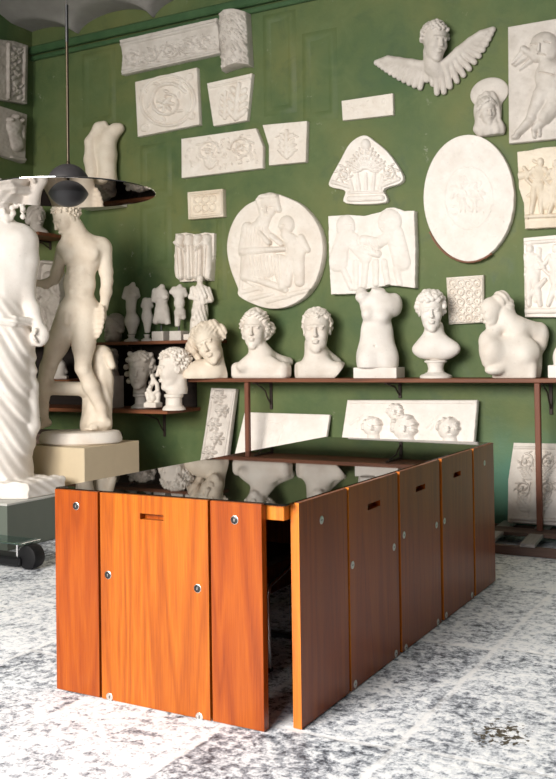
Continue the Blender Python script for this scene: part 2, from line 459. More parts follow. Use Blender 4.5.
def panel(axis, a0, a1, plane, sign, slot=None, locks=(), mat=None):
    """axis 'x': panel runs along X with outer face at Y=plane facing -Y*sign ; axis 'y' likewise."""
    z0, z1 = .004, TZ
    if axis == 'x': c = Vector(((a0 + a1) / 2, plane + sign * PT / 2, 0))
    else: c = Vector((plane + sign * PT / 2, (a0 + a1) / 2, 0))
    L = (a1 - a0) / 2
    mb = MB()
    if slot is None:
        rects = [(-L, L, z0, z1)]
    else:
        s0, s1, q0, q1 = slot; s0 -= (a0 + a1) / 2; s1 -= (a0 + a1) / 2
        rects = [(-L, s0, z0, z1), (s1, L, z0, z1), (s0, s1, z0, q0), (s0, s1, q1, z1)]
    h = PT / 2
    for (u0, u1, v0, v1) in rects:
        # sharp-edged pieces share planes; the outer contour gets its small bevel from the box edges
        lo = (u0, -h, v0) if axis == 'x' else (-h, u0, v0); hi = (u1, h, v1) if axis == 'x' else (h, u1, v1)
        mb.box(lo, hi, .0012 if slot is None else 0)
    o = mb.build('panel', mat or M_panel, tb)
    o.location = c - Vector(((TX0 + TX1) / 2, (TY0 + TY1) / 2, 0))
    if slot is not None:
        bk = MB()
        lo = (s0, h * .8, q0); hi = (s1, h * .8 + .002, q1)
        if sign < 0: lo, hi = (s0, -h * .8 - .002, q0), (s1, -h * .8, q1)
        if axis == 'y': lo, hi = (lo[1], lo[0], lo[2]), (hi[1], hi[0], hi[2])
        bk.box(lo, hi); bk.build('handle_recess', M_panel, o)
    if axis == 'y' and sign < 0:
        MB().box((-h, -L - .0012, z0), (h, -L + .0005, z1), 0).build('edge_strip', M_edge, o)
    for (u, z, kind) in locks:
        u -= (a0 + a1) / 2
        if axis == 'x': M = Matrix.Translation((u, -sign * h, z)) @ Matrix.Rotation(PI / 2 * sign, 4, 'X')
        else: M = Matrix.Translation((-sign * h, u, z)) @ Matrix.Rotation(-PI / 2 * sign, 4, 'Y')
        lk = MB(); lk.lathe([(.0145, -.003), (.0145, .001), (.0135, .0015), (.0115, .0015), (.0110, .0008)], 28, M=M)
        lo_ = lk.build('lock', M_zinc, o)
        if kind == 'b':
            ins = MB(); ins.lathe([(.0131, -.001), (.0131, .0024), (.012, .003)], 28, M=M); io = ins.build('lock', M_black, o)
            ins = MB(); ins.box((-.0012, -.0045, .002), (.0012, .0045, .0036), M=M); ins.build('lock_key_bar', M_zinc, o)
        else:
            ins = MB(); ins.box((-.0012, -.005, .0012), (.0012, .005, .0022), M=M); ins.build('lock_slot', M_iron, o)
    return o
def fx_(px, py): p = onY(px, py, TY0); return p.x, p.z
def sy_(px, py): p = onX(px, py, TX1); return p.y, p.z
u1a = fx_(98.5, 600)[0]; u1b = fx_(101, 600)[0]; u2a = fx_(208.8, 600)[0]; u2b = fx_(211.2, 600)[0]
u3 = fx_(262.8, 620)[0]
panel('x', TX0, u1a, TY0, 1, None, [(*fx_(76, 506), 'b')])
sl0 = fx_(140, 513.5); sl1 = fx_(163.5, 521.5)
panel('x', u1b, u2a, TY0, 1, (sl0[0], sl1[0], sl1[1] + .001, sl0[1] + .001),
      [(*fx_(108, 575), 'b'), (*fx_(197.5, 588.5), 'b'), (*fx_(109.5, 697), 'z'), (*fx_(199.3, 717), 'z')], M_panel_pale)
panel('x', u2b, u3, TY0, 1, None, [(*fx_(234.5, 520), 'b')])
sd = [TY0 + .0738, sy_(348.3, 600)[0], sy_(350.4, 600)[0], sy_(398.6, 560)[0], sy_(401, 560)[0], sy_(440.3, 540)[0], sy_(443, 540)[0], sy_(473, 520)[0], sy_(474.8, 520)[0], TY1]
panel('y', sd[0], sd[1], TX1, -1, None, [(*sy_(321.5, 520), 'z')])
a, c = sy_(367.5, 500), sy_(380, 494)
panel('y', sd[2], sd[3], TX1, -1, (a[0], c[0], .632, .655), [(*sy_(352.5, 565), 'z'), (*sy_(394, 547), 'z'), (*sy_(355.3, 684), 'z'), (*sy_(396, 653.5), 'z')])
a, c = sy_(415.8, 480), sy_(425, 475)
panel('y', sd[4], sd[5], TX1, -1, (a[0], c[0], .632, .655), [(*sy_(404, 535), 'z'), (*sy_(436.5, 525), 'z'), (*sy_(406, 647.5), 'z'), (*sy_(438, 622), 'z')])
a, c = sy_(453.5, 471), sy_(460.5, 465)
panel('y', sd[6], sd[7], TX1, -1, (a[0], c[0], .632, .655), [(*sy_(444.5, 521), 'z'), (*sy_(446.3, 615), 'z'), (*sy_(472, 595), 'z')])
panel('y', sd[8], sd[9], TX1, -1, None, [(*sy_(484.5, 463), 'z')])
for i in range(5): panel('y', sd[2 * i] + .0, sd[2 * i + 1] - (.04 if i == 4 else 0), TX0, 1)
L = TX1 - TX0 - .09
panel('x', TX0, TX0 + .20, TY1, -1); panel('x', TX0 + .215, TX0 + .66, TY1, -1); panel('x', TX0 + .675, TX1 - .04, TY1, -1)

# chair stowed inside the table, seen through the open corner
cq = onD(269.5, 673, 3.0); t_ = H / (H - cq.z); CHX = cq.x * t_ - .215; CHY = cq.y * t_ + .20
ch = empty('folding_chair', (CHX, CHY, 0), 'chrome tubular chair stowed inside the table behind the open corner', 'chair')
for sx_ in (-1, 1):
    MB().tube([(.215 * sx_, -.20, .012), (.215 * sx_, -.205, .30), (.215 * sx_, -.19, .335), (.215 * sx_, .1, .40), (.215 * sx_, .17, .62)], .009, 10).build('leg', M_chrome, ch)
    MB().tube([(.215 * sx_, .22, .012), (.20 * sx_, .02, .37)], .009, 10).build('leg', M_chrome, ch)
MB().box((-.225, -.215, .004), (.225, -.185, .022), .006).build('foot_bar', M_black, ch)
MB().box((-.225, .205, .004), (.225, .235, .022), .006).build('foot_bar', M_black, ch)
MB().box((-.2, -.19, .40), (.2, .16, .425), .008).build('seat', M_seat, ch)
MB().box((-.2, .15, .52), (.2, .17, .62), .006).build('backrest', M_seat, ch)

# ---------------------------------------------------------------- shelves, posts, pallet, brackets
SZ = 1.052; SF = 6.08
def board(name, x0, x1, yf, ztop, th, label, cat='shelf', mat=None, y1=WY):
    cx = (x0 + x1) / 2
    o = MB().box((x0 - cx, yf - y1, -th), (x1 - cx, 0, 0), .003).build(name, mat or M_shelf)
    o.location = (cx, y1 - .001, ztop); return tag(o, label, cat, 'wooden plank shelves on the walls')
board('wall_shelf', -4.165, -.85, SF, SZ, .028, 'long reddish-brown plank shelf carrying the row of large busts')
UF = 6.16; U = onY(150, 341, UF).z
board('wall_shelf', -6.04, -4.00, UF, U, .026, 'short brown shelf carrying the small torsos and figurines')
board('wall_shelf', -6.04, -4.262, 5.935, .811, .030, 'lowest left brown shelf under the three plaster heads')
board('wall_shelf', -6.04, -5.62, 6.0, 2.30, .03, 'high short shelf in the dark left corner')
c_ = onY(60, 379, 6.2)
board('wall_shelf', -6.04, -5.30, 6.0, c_.z, .03, 'low short shelf in the dark left corner behind the nude statue')
o = MB().box((-.87, -.010, 0), (.87, 0, U - .027 - .813), .002).build('shade_board', M_dark)  # near-black board added to stand in for the deep shade between these shelves
o.location = (-5.165, WY - .001, .8125); tag(o, 'dark board added as shade between the two lower left shelves', 'board')
def bracket(x, ztop, th, d, label, grp=None, q=1.0):
    o = empty('shelf_bracket', (x, WY - .002, ztop - th - .001), label, 'bracket', 'iron brackets under the wall shelves')
    MB().box((-.012, -.012, -.22 * q), (.012, 0, 0), .003).build('wall_plate', M_iron, o)
    MB().box((-.010, -d, -.014), (.010, -.012, 0), .003).build('arm', M_iron, o)
    MB().tube([(0, -.012, -.18 * q), (0, -.06, -.13 * q), (0, -.10, -.07 * q), (0, -d + .05, -.016)], .006, 8).build('brace', M_iron, o)
bracket(-3.60, SZ, .028, .27, 'dark iron bracket under the long shelf, beside the left post')
bracket(-2.53, SZ, .028, .27, 'dark iron bracket under the long shelf, below the armless torso', None, .55)
bracket(-1.455, SZ, .028, .27, 'dark iron bracket under the long shelf, beside the right post')
bracket(-4.85, U, .026, .20, 'dark iron bracket under the shelf of small torsos')
bracket(-4.62, .811, .030, .33, 'dark iron bracket under the lowest left shelf')
bracket(-5.85, 2.30, .03, .30, 'dark iron bracket under the high corner shelf', None, .35)
bracket(-5.9, c_.z, .03, .30, 'dark iron bracket under the low corner shelf')
for x, lab in ((-3.64, 'reddish wooden post propping the long shelf behind the table'), (-1.472, 'reddish wooden post propping the long shelf in front of the ornate slab')):
    o = MB().box((-.018, -.018, .0), (.018, .018, SZ - .029 - .078), .004).build('shelf_post', M_post); o.location = (x, SF + .02, .078); tag(o, lab, 'post', 'wooden posts under the long shelf')
pal = empty('timber_base_frame', (-2.5, 6.0, 0), 'low dark timber frame on the floor along the green wall', 'frame')
MB().box((-1.70, -.345, .001), (1.60, -.295, .054), .004).build('front_beam', M_old, pal)
MB().box((-1.70, .33, .001), (1.60, .38, .054), .004).build('back_beam', M_old, pal)
for x in (-1.5, -1.14, -.6, -.15, .3, .78, 1.03, 1.35):
    sl = MB().box((-.045, -.35, .0545), (.045, .385, .077), .004).build('cross_slat', M_slat, pal)
    sl.location = (x, 0, 0); sl.rotation_euler = (0, 0, R(random.Random(int(x * 100)).uniform(-5, 5)))
MB().box((-1.69, -.02, .0545), (1.59, .16, .0775), .003).build('plank', M_old, pal)

# ---------------------------------------------------------------- pendant lamp
LD = 4.0; lc = onD(68.5, 193, LD); s = LD / FPX
top = onD(68, 5, LD)
la = empty('pendant_lamp', (lc.x, lc.y, lc.z), 'round mirrored disc pendant lamp with a black globe on a thin rod', 'lamp')
rz = 87 * s
dm = MB(); nn_ = 160; V = []; F = []
for (r_, z_) in ((rz - .002, -.003), (rz, -.0015), (rz, .0015), (rz - .002, .003)):
    V += [(r_ * math.cos(2 * PI * i / nn_), r_ * math.sin(2 * PI * i / nn_), z_) for i in range(nn_)]
F = [list(range(nn_))[::-1], list(range(3 * nn_, 4 * nn_))]
for r_ in range(3): F += [(r_ * nn_ + i, r_ * nn_ + (i + 1) % nn_, (r_ + 1) * nn_ + (i + 1) % nn_, (r_ + 1) * nn_ + i) for i in range(nn_)]
dm.add(V, F, False); dm.build('mirror_disc', M_mirror, la)
rs = 21.5 * s; zc_ = 7.5 * s
MB().lathe([(rs * math.sin(a), zc_ - rs * math.cos(a)) for a in np.linspace(.02, PI - .02, 40)], 64).build('globe', M_sphere, la)
MB().lathe([(.009, zc_ + rs - .004), (.008, zc_ + rs + .010), (.0055, zc_ + rs + .014)], 20).build('collar', M_brass, la)
rt = top.z - lc.z
MB().tube([(0, 0, zc_ + rs + .01), (0, 0, rt)], .0062, 12).build('rod', M_brass, la)
MB().tube([(0, 0, rt - .16), (0, 0, rt)], .0075, 12).build('rod_sleeve', M_black, la)
MB().tube([(0, 0, rt), (0, 0, 4.60 - lc.z)], .0016, 8).build('cable', M_black, la)

# ---------------------------------------------------------------- signed-distance sculpting
def smin(a, b, k):
    if k <= 0: return np.minimum(a, b)
    h = np.maximum(k - np.abs(a - b), 0) / k
    return np.minimum(a, b) - h * h * k * .25
def smax(a, b, k): return -smin(-a, -b, k)
def rotm(yaw=0, pitch=0, roll=0):
    cz, sz = math.cos(R(yaw)), math.sin(R(yaw)); cx, sx = math.cos(R(pitch)), math.sin(R(pitch)); cy, sy = math.cos(R(roll)), math.sin(R(roll))
    return np.array([[cz, -sz, 0], [sz, cz, 0], [0, 0, 1]]) @ np.array([[1, 0, 0], [0, cx, -sx], [0, sx, cx]]) @ np.array([[cy, 0, sy], [0, 1, 0], [-sy, 0, cy]])
class Sculpt:
    """local axes: x = to the right of the room view, y = away, z = up ; unit = u metres"""
    def __init__(s, O, lo, hi, step):
        s.O = Vector(O); s.D0 = -s.O.x * ST + s.O.y * CT; s.u = s.D0 / FPX
        s.lo = np.array(lo, float); s.step = step
        n = np.ceil((np.array(hi, float) - s.lo) / step).astype(int) + 1
        s.ax = [s.lo[i] + step * np.arange(n[i]) for i in range(3)]
        s.D = np.full(n, 50.0, np.float32)
    def p(s, px, py, d=0.0):
        """point seen at (px,py), d units behind the anchor"""
        u, v, z, f = ray(px, py); t = (s.D0 + d * s.u) / f
        w = np.array([u * t, v * t, H + z * t]) - np.array(s.O)
        return np.array([(w[0] * CT + w[1] * ST), (-w[0] * ST + w[1] * CT), w[2]]) / s.u
    def blk(s, lo, hi, m):
        sl = []
        for i in range(3):
            a = np.searchsorted(s.ax[i], lo[i] - m); b = np.searchsorted(s.ax[i], hi[i] + m)
            sl.append(slice(a, b))
        X = s.ax[0][sl[0]][:, None, None]; Y = s.ax[1][sl[1]][None, :, None]; Z = s.ax[2][sl[2]][None, None, :]
        return tuple(sl), X, Y, Z
    def put(s, sl, d, k, op):
        if d.size == 0: return
        cur = s.D[sl]
        s.D[sl] = smin(cur, d, k) if op == '+' else smax(cur, -d, k)
    def cap(s, a, b, ra, rb=None, k=2.0, op='+', disp=None):
        a = np.array(a, float); b = np.array(b, float); rb = ra if rb is None else rb
        r = max(ra, rb); lo = np.minimum(a, b) - r; hi = np.maximum(a, b) + r
        sl, X, Y, Z = s.blk(lo, hi, k + 2 * s.step + (2 if disp else 0))
        ab = b - a; L = max((ab * ab).sum(), 1e-9)
        t = np.clip(((X - a[0]) * ab[0] + (Y - a[1]) * ab[1] + (Z - a[2]) * ab[2]) / L, 0, 1)
        d = np.sqrt((X - a[0] - t * ab[0]) ** 2 + (Y - a[1] - t * ab[1]) ** 2 + (Z - a[2] - t * ab[2]) ** 2) - (ra + (rb - ra) * t)
        if disp: d = d + disp(X, Y, Z)
        s.put(sl, d, k, op); return s
    def chain(s, pts, rs, k=2.0, disp=None):
        for i in range(len(pts) - 1): s.cap(pts[i], pts[i + 1], rs[i], rs[i + 1], k, disp=disp)
    def ell(s, c, r, M=None, k=2.0, op='+', disp=None):
        c = np.array(c, float); r = np.array(r, float); R_ = r.max()
        ext = np.full(3, R_) if M is not None else r
        sl, X, Y, Z = s.blk(c - ext, c + ext, k + 2 * s.step + (2 if disp else 0))
        x, y, z = X - c[0], Y - c[1], Z - c[2]
        if M is not None:
            x, y, z = (x * M[0, 0] + y * M[1, 0] + z * M[2, 0], x * M[0, 1] + y * M[1, 1] + z * M[2, 1], x * M[0, 2] + y * M[1, 2] + z * M[2, 2])
        k0 = np.sqrt((x / r[0]) ** 2 + (y / r[1]) ** 2 + (z / r[2]) ** 2); k1 = np.sqrt((x / r[0] ** 2) ** 2 + (y / r[1] ** 2) ** 2 + (z / r[2] ** 2) ** 2)
        d = k0 * (k0 - 1) / np.maximum(k1, 1e-6)
        if disp: d = d + disp(X, Y, Z)
        s.put(sl, d, k, op); return s
    def box(s, c, h, rnd=.5, M=None, k=0.6, op='+', disp=None):
        c = np.array(c, float); h = np.array(h, float)
        ext = np.full(3, np.linalg.norm(h)) if M is not None else h
        sl, X, Y, Z = s.blk(c - ext, c + ext, k + 2 * s.step + 1)
        x, y, z = X - c[0], Y - c[1], Z - c[2]
        if M is not None:
            x, y, z = (x * M[0, 0] + y * M[1, 0] + z * M[2, 0], x * M[0, 1] + y * M[1, 1] + z * M[2, 1], x * M[0, 2] + y * M[1, 2] + z * M[2, 2])
        qx, qy, qz = np.abs(x) - h[0] + rnd, np.abs(y) - h[1] + rnd, np.abs(z) - h[2] + rnd
        d = np.sqrt(np.maximum(qx, 0) ** 2 + np.maximum(qy, 0) ** 2 + np.maximum(qz, 0) ** 2) + np.minimum(np.maximum(np.maximum(qx, qy), qz), 0) - rnd
        if disp: d = d + disp(X, Y, Z)
        s.put(sl, d, k, op); return s
    def lathe(s, c, prof, k=.6, sx=1.0, sy=1.0):
        """prof: list of (z, r) in units, rising"""
        zs = [q[0] for q in prof]; rs = [q[1] for q in prof]; rm = max(rs)
        sl, X, Y, Z = s.blk((c[0] - rm * sx, c[1] - rm * sy, c[2] + zs[0]), (c[0] + rm * sx, c[1] + rm * sy, c[2] + zs[-1]), k + 2 * s.step)
        rz = np.interp(Z - c[2], zs, rs)
        d = (np.sqrt(((X - c[0]) / sx) ** 2 + ((Y - c[1]) / sy) ** 2) - rz) * .85
        d = np.maximum(d, np.abs(Z - c[2] - (zs[0] + zs[-1]) / 2) - (zs[-1] - zs[0]) / 2)
        s.put(sl, d, k, '+'); return s
    def plane(s, pt, nrm, k=.4):
        """keep the side opposite to the normal"""
        pt = np.array(pt, float); nrm = np.array(nrm, float); nrm /= np.linalg.norm(nrm)
        X = s.ax[0][:, None, None]; Y = s.ax[1][None, :, None]; Z = s.ax[2][None, None, :]
        d = (X - pt[0]) * nrm[0] + (Y - pt[1]) * nrm[1] + (Z - pt[2]) * nrm[2]
        s.D = smax(s.D, d.astype(np.float32), k)
    def floor(s, z=0.0): s.plane((0, 0, z), (0, 0, -1), .3); s.wall(WY - .004)
    def wall(s, Yw):
        # world Y <= Yw
        s.plane(np.array([ST, CT, 0]) * (Yw - s.O.y) / s.u, (ST, CT, 0), .3)
    def build(s, name, mat, parent=None):
        D = s.D; D[0] = 9; D[-1] = 9; D[:, 0] = 9; D[:, -1] = 9; D[:, :, 0] = np.maximum(D[:, :, 0], .01); D[:, :, -1] = 9
        sg = D < 0
        c8 = [sg[i:sg.shape[0] - 1 + i, j:sg.shape[1] - 1 + j, k:sg.shape[2] - 1 + k] for i in (0, 1) for j in (0, 1) for k in (0, 1)]
        cnt = sum(c.astype(np.int8) for c in c8)
        act = (cnt > 0) & (cnt < 8)
        I, J, K = np.nonzero(act)
        vid = np.full(act.shape, -1, np.int64); vid[I, J, K] = np.arange(len(I))
        val = {}
        for i in (0, 1):
            for j in (0, 1):
                for k in (0, 1): val[(i, j, k)] = D[I + i, J + j, K + k]
        acc = np.zeros((len(I), 3)); n = np.zeros(len(I))
        for (i, j, k) in val:
            for axx in range(3):
                if (i, j, k)[axx] == 1: continue
                q = [i, j, k]; q[axx] = 1; a = val[(i, j, k)]; b = val[tuple(q)]
                m = (a < 0) != (b < 0); t = np.where(m, a / np.where(m, a - b, 1), 0)
                for d in range(3): acc[:, d] += np.where(m, (i, j, k)[d] + (t if d == axx else 0), 0)
                n += m
        V = acc / n[:, None] + np.stack([I, J, K], -1)
        V = (s.lo + V * s.step) * s.u
        Fs = []
        for axx in range(3):
            a = np.take(sg, range(sg.shape[axx] - 1), axis=axx); b = np.take(sg, range(1, sg.shape[axx]), axis=axx)
            e = a != b
            i, j, k = np.nonzero(e); inn = a[i, j, k]
            ijk = [i, j, k]; o1, o2 = [(1, 2), (2, 0), (0, 1)][axx]
            ok = (ijk[o1] > 0) & (ijk[o2] > 0) & (ijk[o1] < vid.shape[o1]) & (ijk[o2] < vid.shape[o2])
            ijk = [q[ok] for q in ijk]; inn = inn[ok]
            def at(d1, d2):
                q = [x.copy() for x in ijk]; q[o1] -= d1; q[o2] -= d2; return vid[q[0], q[1], q[2]]
            f = np.stack([at(1, 1), at(0, 1), at(0, 0), at(1, 0)], -1)
            f = np.where(inn[:, None], f, f[:, ::-1]); Fs.append(f)
        F = np.concatenate(Fs); F = F[(F >= 0).all(1)]
        o = mesh_np(name, V, F, mat, parent)
        if parent is None: o.location = s.O; o.rotation_euler = (0, 0, TH)
        return o

def fib(n):
    i = np.arange(n) + .5; ph = np.arccos(1 - 2 * i / n); th = PI * (1 + 5 ** .5) * i
    return np.stack([np.cos(th) * np.sin(ph), np.sin(th) * np.sin(ph), np.cos(ph)], -1)

def head(S, c, h, yaw=0, pitch=0, roll=0, hair='curly', neck=None, nr=.2, male=False, hk=1.0, seed=1, ears=True, full=1.0):
    """c: centre of head (units), h: chin-to-crown height, face looks to -y (towards the viewer)"""
    M = rotm(yaw, pitch, roll); c = np.array(c, float)
    q = lambda x, y, z: c + h * (M @ np.array([x, y, z], float))
    e = lambda p, r, k=.05, op='+', disp=None: S.ell(q(*p), np.array(r) * h, M, k * h, op, disp)
    cp = lambda a, b, ra, rb, k=.05, op='+': S.cap(q(*a), q(*b), ra * h, rb * h, k * h, op)
    if neck is not None: S.cap(q(0, .10, -.22), neck, nr * h * .92, nr * h * 1.08, .10 * h)
    e((0, .05, .13), (.295, .375, .35)); e((0, -.07, -.06), (.25, .27, .36)); e((0, -.13, -.30), (.19 if not male else .205, .17, .155), .08)
    e((0, -.25, -.42), (.095, .075, .07), .07)
    for sx in (-1, 1):
        e((sx * .135, -.20, -.10), (.095, .12, .11), .08)
        e((sx * .118, -.365, .035), (.078, .060, .048), .035, '-')
        e((sx * .118, -.290, .030), (.062, .048, .040), .015)
        cp((sx * .045, -.345, .085), (sx * .185, -.29, .085), .028, .020, .03)
        cp((sx * .065, -.335, .048), (sx * .17, -.30, .040), .011, .009, .012)
    cp((0, -.335, .09), (0, -.40, -.10), .030, .044, .03)
    e((0, -.40, -.115), (.055, .045, .036), .02)
    e((0, -.390, -.170), (.050, .022, .014), .012, '-')
    e((0, -.335, -.228), (.075, .042, .022), .03); e((0, -.328, -.268), (.060, .042, .022), .03)
    cp((-.07, -.372, -.248), (.07, -.372, -.248), .007, .007, .008, '-')
    e((0, -.345, -.325), (.06, .022, .016), .02, '-')
    if ears:
        for sx in (-1, 1):
            e((sx * .285, .03, -.02), (.028, .065, .095), .02); e((sx * .312, .015, -.01), (.015, .03, .05), .01, '-')
    rng = np.random.RandomState(seed)
    if hair == 'curly':
        for d in fib(int(170 * hk)):
            if d[2] < -.35 or (d[1] < -.25 and d[2] < .40) or (d[1] < .15 and d[2] < -.05) : continue
            r_ = rng.uniform(.040, .062)
            e_ = 1.02 + rng.uniform(-.02, .05)
            S.ell(q(d[0] * .315 * e_, .05 + d[1] * .385 * e_, .13 + d[2] * .36 * e_), np.full(3, r_ * h * full), None, .012 * h)
    elif hair == 'tuft':
        for d in fib(230):
            if d[2] < -.45 or (d[1] < -.30 and d[2] < .45) or (d[1] < .15 and d[2] < -.1): continue
            a = q(d[0] * .315, .05 + d[1] * .388, .13 + d[2] * .362)
            t_ = rng.uniform(-1, 1, 3); t_ -= d * (t_ @ d); t_ /= np.linalg.norm(t_)
            S.cap(a - t_ * .05 * h, a + t_ * .06 * h, .036 * h, .020 * h, .010 * h)
    elif hair in ('wavy', 'bun', 'cap'):
        def wv(X, Y, Z):
            x, y, z = X - c[0], Y - c[1], Z - c[2]
            lx = (x * M[0, 0] + y * M[1, 0] + z * M[2, 0]) / h; ly = (x * M[0, 1] + y * M[1, 1] + z * M[2, 1]) / h; lz = (x * M[0, 2] + y * M[1, 2] + z * M[2, 2]) / h
            return .014 * h * np.sin(42 * np.abs(lx) + 7 * np.sin(11 * lz) + 9 * ly)
        e((0, .10, .17), (.33, .385, .355), .02, '+', wv)
        for sx in ((-1, 1) if hair != 'cap' else ()):
            for i in range(7):
                a_ = i / 6.0
                e((sx * (.07 + .245 * math.sin(a_ * 1.57)), -.255 + .26 * a_, .38 - .34 * a_), (.085, .085, .075), .02, '+', wv)
        if hair == 'bun':
            e((0, .46, .03), (.15, .14, .14), .04, '+', wv)
        elif hair == 'wavy':
            for sx in (-1, 1): e((sx * .27, .12, -.10), (.10, .18, .17), .04, '+', wv)

def folds(freq, amp, ax=(1, 0, 0), warp=0, wf=.1):
    ax = np.array(ax, float)
    return lambda X, Y, Z: amp * np.sin(freq * (X * ax[0] + Y * ax[1] + Z * ax[2]) + warp * np.sin(wf * (Z + X * .5)))

#@@OBJECTS
# ---------------------------------------------------------------- sculptures on the long shelf
MW = rotm(-28.9)
def on_shelf(px, Yc, z):
    # point on a shelf plane whose picture column is px
    lo, hi = WX, 3.0
    for _ in range(50):
        m = (lo + hi) / 2
        if topx(m, Yc, z)[0] < px: lo = m
        else: hi = m
    return (lo, Yc, z + .0006)
def sculpt(px, Yc, z, x0, x1, ytop, depth=26, step=.8, below=2):
    O = on_shelf(px, Yc, z)
    D0 = -O[0] * ST + O[1] * CT; u = D0 / FPX
    py = topx(*O)[1]
    return Sculpt(O, (x0 - px - 3, -depth, -below), (x1 - px + 3, depth, py - ytop + 4), step)
def socle_thing(S, name, label, cat, parts, group=None):
    t = empty(name, S.O, label, cat, group, TH); return t

# 1 tilted female head and shoulders, far left of the long shelf
S = sculpt(208, 6.10, SZ, 184, 232, 320, step=.6)
p = S.p
S.ell(p(204, 372, 2), (20, 13, 13), rotm(-20), 3)
S.ell(p(193, 374, 0), (10, 10, 10), None, 3)
S.ell(p(224, 376, 6), (9, 10, 16), rotm(0, 0, -10), 3)
S.cap(p(215, 352, 4), p(216, 372, 3), 9.5, 11, 4)
head(S, p(209.5, 344.5, -2), 43, -14, 4, -24, 'cap', None, .22, seed=3, ears=False)
for (x, y, d, r) in ((196, 332, 0, 6), (203, 327, -4, 6), (213, 326, -4, 7), (222, 331, -2, 7), (226, 337, -1, 5), (194, 342, 4, 7), (193, 350, 6, 6), (198, 357, 8, 5), (190, 347, 8, 5)):
    S.ell(p(x, y, d + 4), (r, r, r), None, 3.5, disp=folds(1.3, .35, (1, 0, .6)))
S.floor(); S.wall(6.157); o = S.build('female_bust', M_cream)
tag(o, 'plaster female head tilted over its bare shoulder, leftmost on the long shelf', 'bust')

# 2 calm female bust with broad shoulders
S = sculpt(261, 6.17, SZ, 230, 294, 304, step=.55, depth=24)
p = S.p
S.box(p(261, 371, -2), (32, 9, 9), 6, MW, 4); S.cap(p(284, 364, 8), p(289, 362, 10), 6, 4.5, 4)
S.ell(p(260, 366, -4), (22, 9, 12), MW, 5)
S.cap(p(262, 353, 1), p(242, 366, -4), 7, 5, 6); S.cap(p(262, 353, 1), p(282, 362, 7), 7, 6, 6)
S.cap(p(257, 345, 3), p(262, 357, 1), 9.5, 12, 4)
S.box(p(262, 374, 6), (16, 7, 6), 1, MW, 1)
head(S, p(255, 329, 0), 41, -14, 2, 2, 'wavy', None, seed=5, ears=False)
S.ell(p(270, 329, 6), (6, 7, 7), None, 2, disp=folds(1.4, .4, (.5, 0, 1)))
S.floor(); o = S.build('female_bust', M_white)
tag(o, 'white plaster female bust with wide bare shoulders, directly below the round relief', 'bust')

# 3 male bust with short hair
S = sculpt(318, 6.20, SZ, 294, 346, 303, step=.55, depth=24)
p = S.p
S.box(p(320, 371, 0), (28, 10, 9.5), 7, MW, 4); S.ell(p(317, 366, -2), (18, 10, 12), MW, 4)
S.cap(p(318, 350, 2), p(336, 363, 8), 7, 6, 5)
S.cap(p(315, 344, 3), p(317, 360, 1), 10.5, 13, 4)
S.box(p(318, 374, 3), (20, 9, 6), 1, MW, 1)
S.plane(p(298, 368, 0), (-1, -.3, 0), .8); S.plane(p(343.5, 363, 4), (1, .1, -.85), .8)
head(S, p(317, 330.5, 0), 46, -10, 0, -1, 'tuft', None, male=True, seed=7)
S.floor(); o = S.build('male_bust', M_white)
tag(o, 'white plaster bust of a clean-shaven short-haired man, left of the armless torso', 'bust')

# 4 armless female torso on a square plinth
S = sculpt(379, 6.20, SZ, 353, 407, 284)
t = empty('female_torso', S.O, 'white plaster armless headless female torso on a square plinth', 'torso', None, TH)
p = S.p
S.ell(p(377, 358, 0), (21, 12.5, 26), rotm(-15), 6); S.ell(p(377, 335, 0), (16.5, 10.5, 26), None, 6)
S.ell(p(379, 306, 0), (19, 11.5, 15), rotm(-8, 0, 5), 5)
S.cap(p(362, 296, -1), p(361, 292, 1), 7, 5, 4); S.ell(p(394, 305, 3), (8.5, 9, 12), None, 4)
S.ell(p(368, 314, -6), (6.5, 7, 6.5), None, 5); S.ell(p(381, 316, -6.5), (8.5, 8.5, 8), None, 5)
S.cap(p(378, 300, 1), p(378, 291, 1), 7.5, 7, 3); S.plane(p(378, 288.5, 0), (0.1, -.3, 1), 1)
S.ell(p(368, 363, -5), (10, 9, 16), None, 6); S.ell(p(387, 362, -4), (10, 9, 16), None, 6)
S.ell(p(375, 346, -12), (1.2, 2.5, 1.2), None, 1, '-')
S.plane(p(378, 367.5, 0), (0, 0, -1), .3); S.build('torso', M_bright, t)
S2 = MB(); k_ = S.u
S2.box((-23 * k_, -11 * k_, 0), (23 * k_, 11.5 * k_, 10.5 * k_), .002, Matrix.Rotation(R(-28.9), 4, 'Z')).build('plinth', M_bright, t)

# 5 curly youth bust on a turned socle
S = sculpt(436, 6.20, SZ, 409, 464, 287, step=.55, depth=24)
t = empty('youth_bust', S.O, 'white plaster bust of a curly-haired youth on a turned round socle', 'bust', None, TH)
p = S.p
S.ell(p(436, 349, 0), (25, 12, 12), MW, 3); S.ell(p(434, 343, 0), (16, 11, 11), MW, 5)
S.cap(p(434, 328, 3), p(434, 343, 1), 9.5, 11, 5)
S.ell(p(430, 372, -4), (30, 22, 13), MW, 2, '-')
S.cap(p(436, 352, 1), p(436, 360, 1), 7, 5.5, 2)
head(S, p(431, 312, -1), 41, -8, 2, -1, 'curly', None, .2, seed=11, full=1.45)
S.plane(p(436, 360, 0), (0, 0, -1), .3); S.build('head_and_chest', M_bright, t)
k_ = S.u
zt = p(436, 360)[2]
MB().lathe([(r * k_, z * k_) for r, z in ((16, 0), (16, 2), (15, 3), (11.5, 4.3), (8.5, 6), (7.6, 9), (8, 12), (9.3, zt - 2.6), (11.2, zt - 2.2), (11.2, zt - .8), (9.5, zt + .1))], 56).build('socle', M_bright, t)

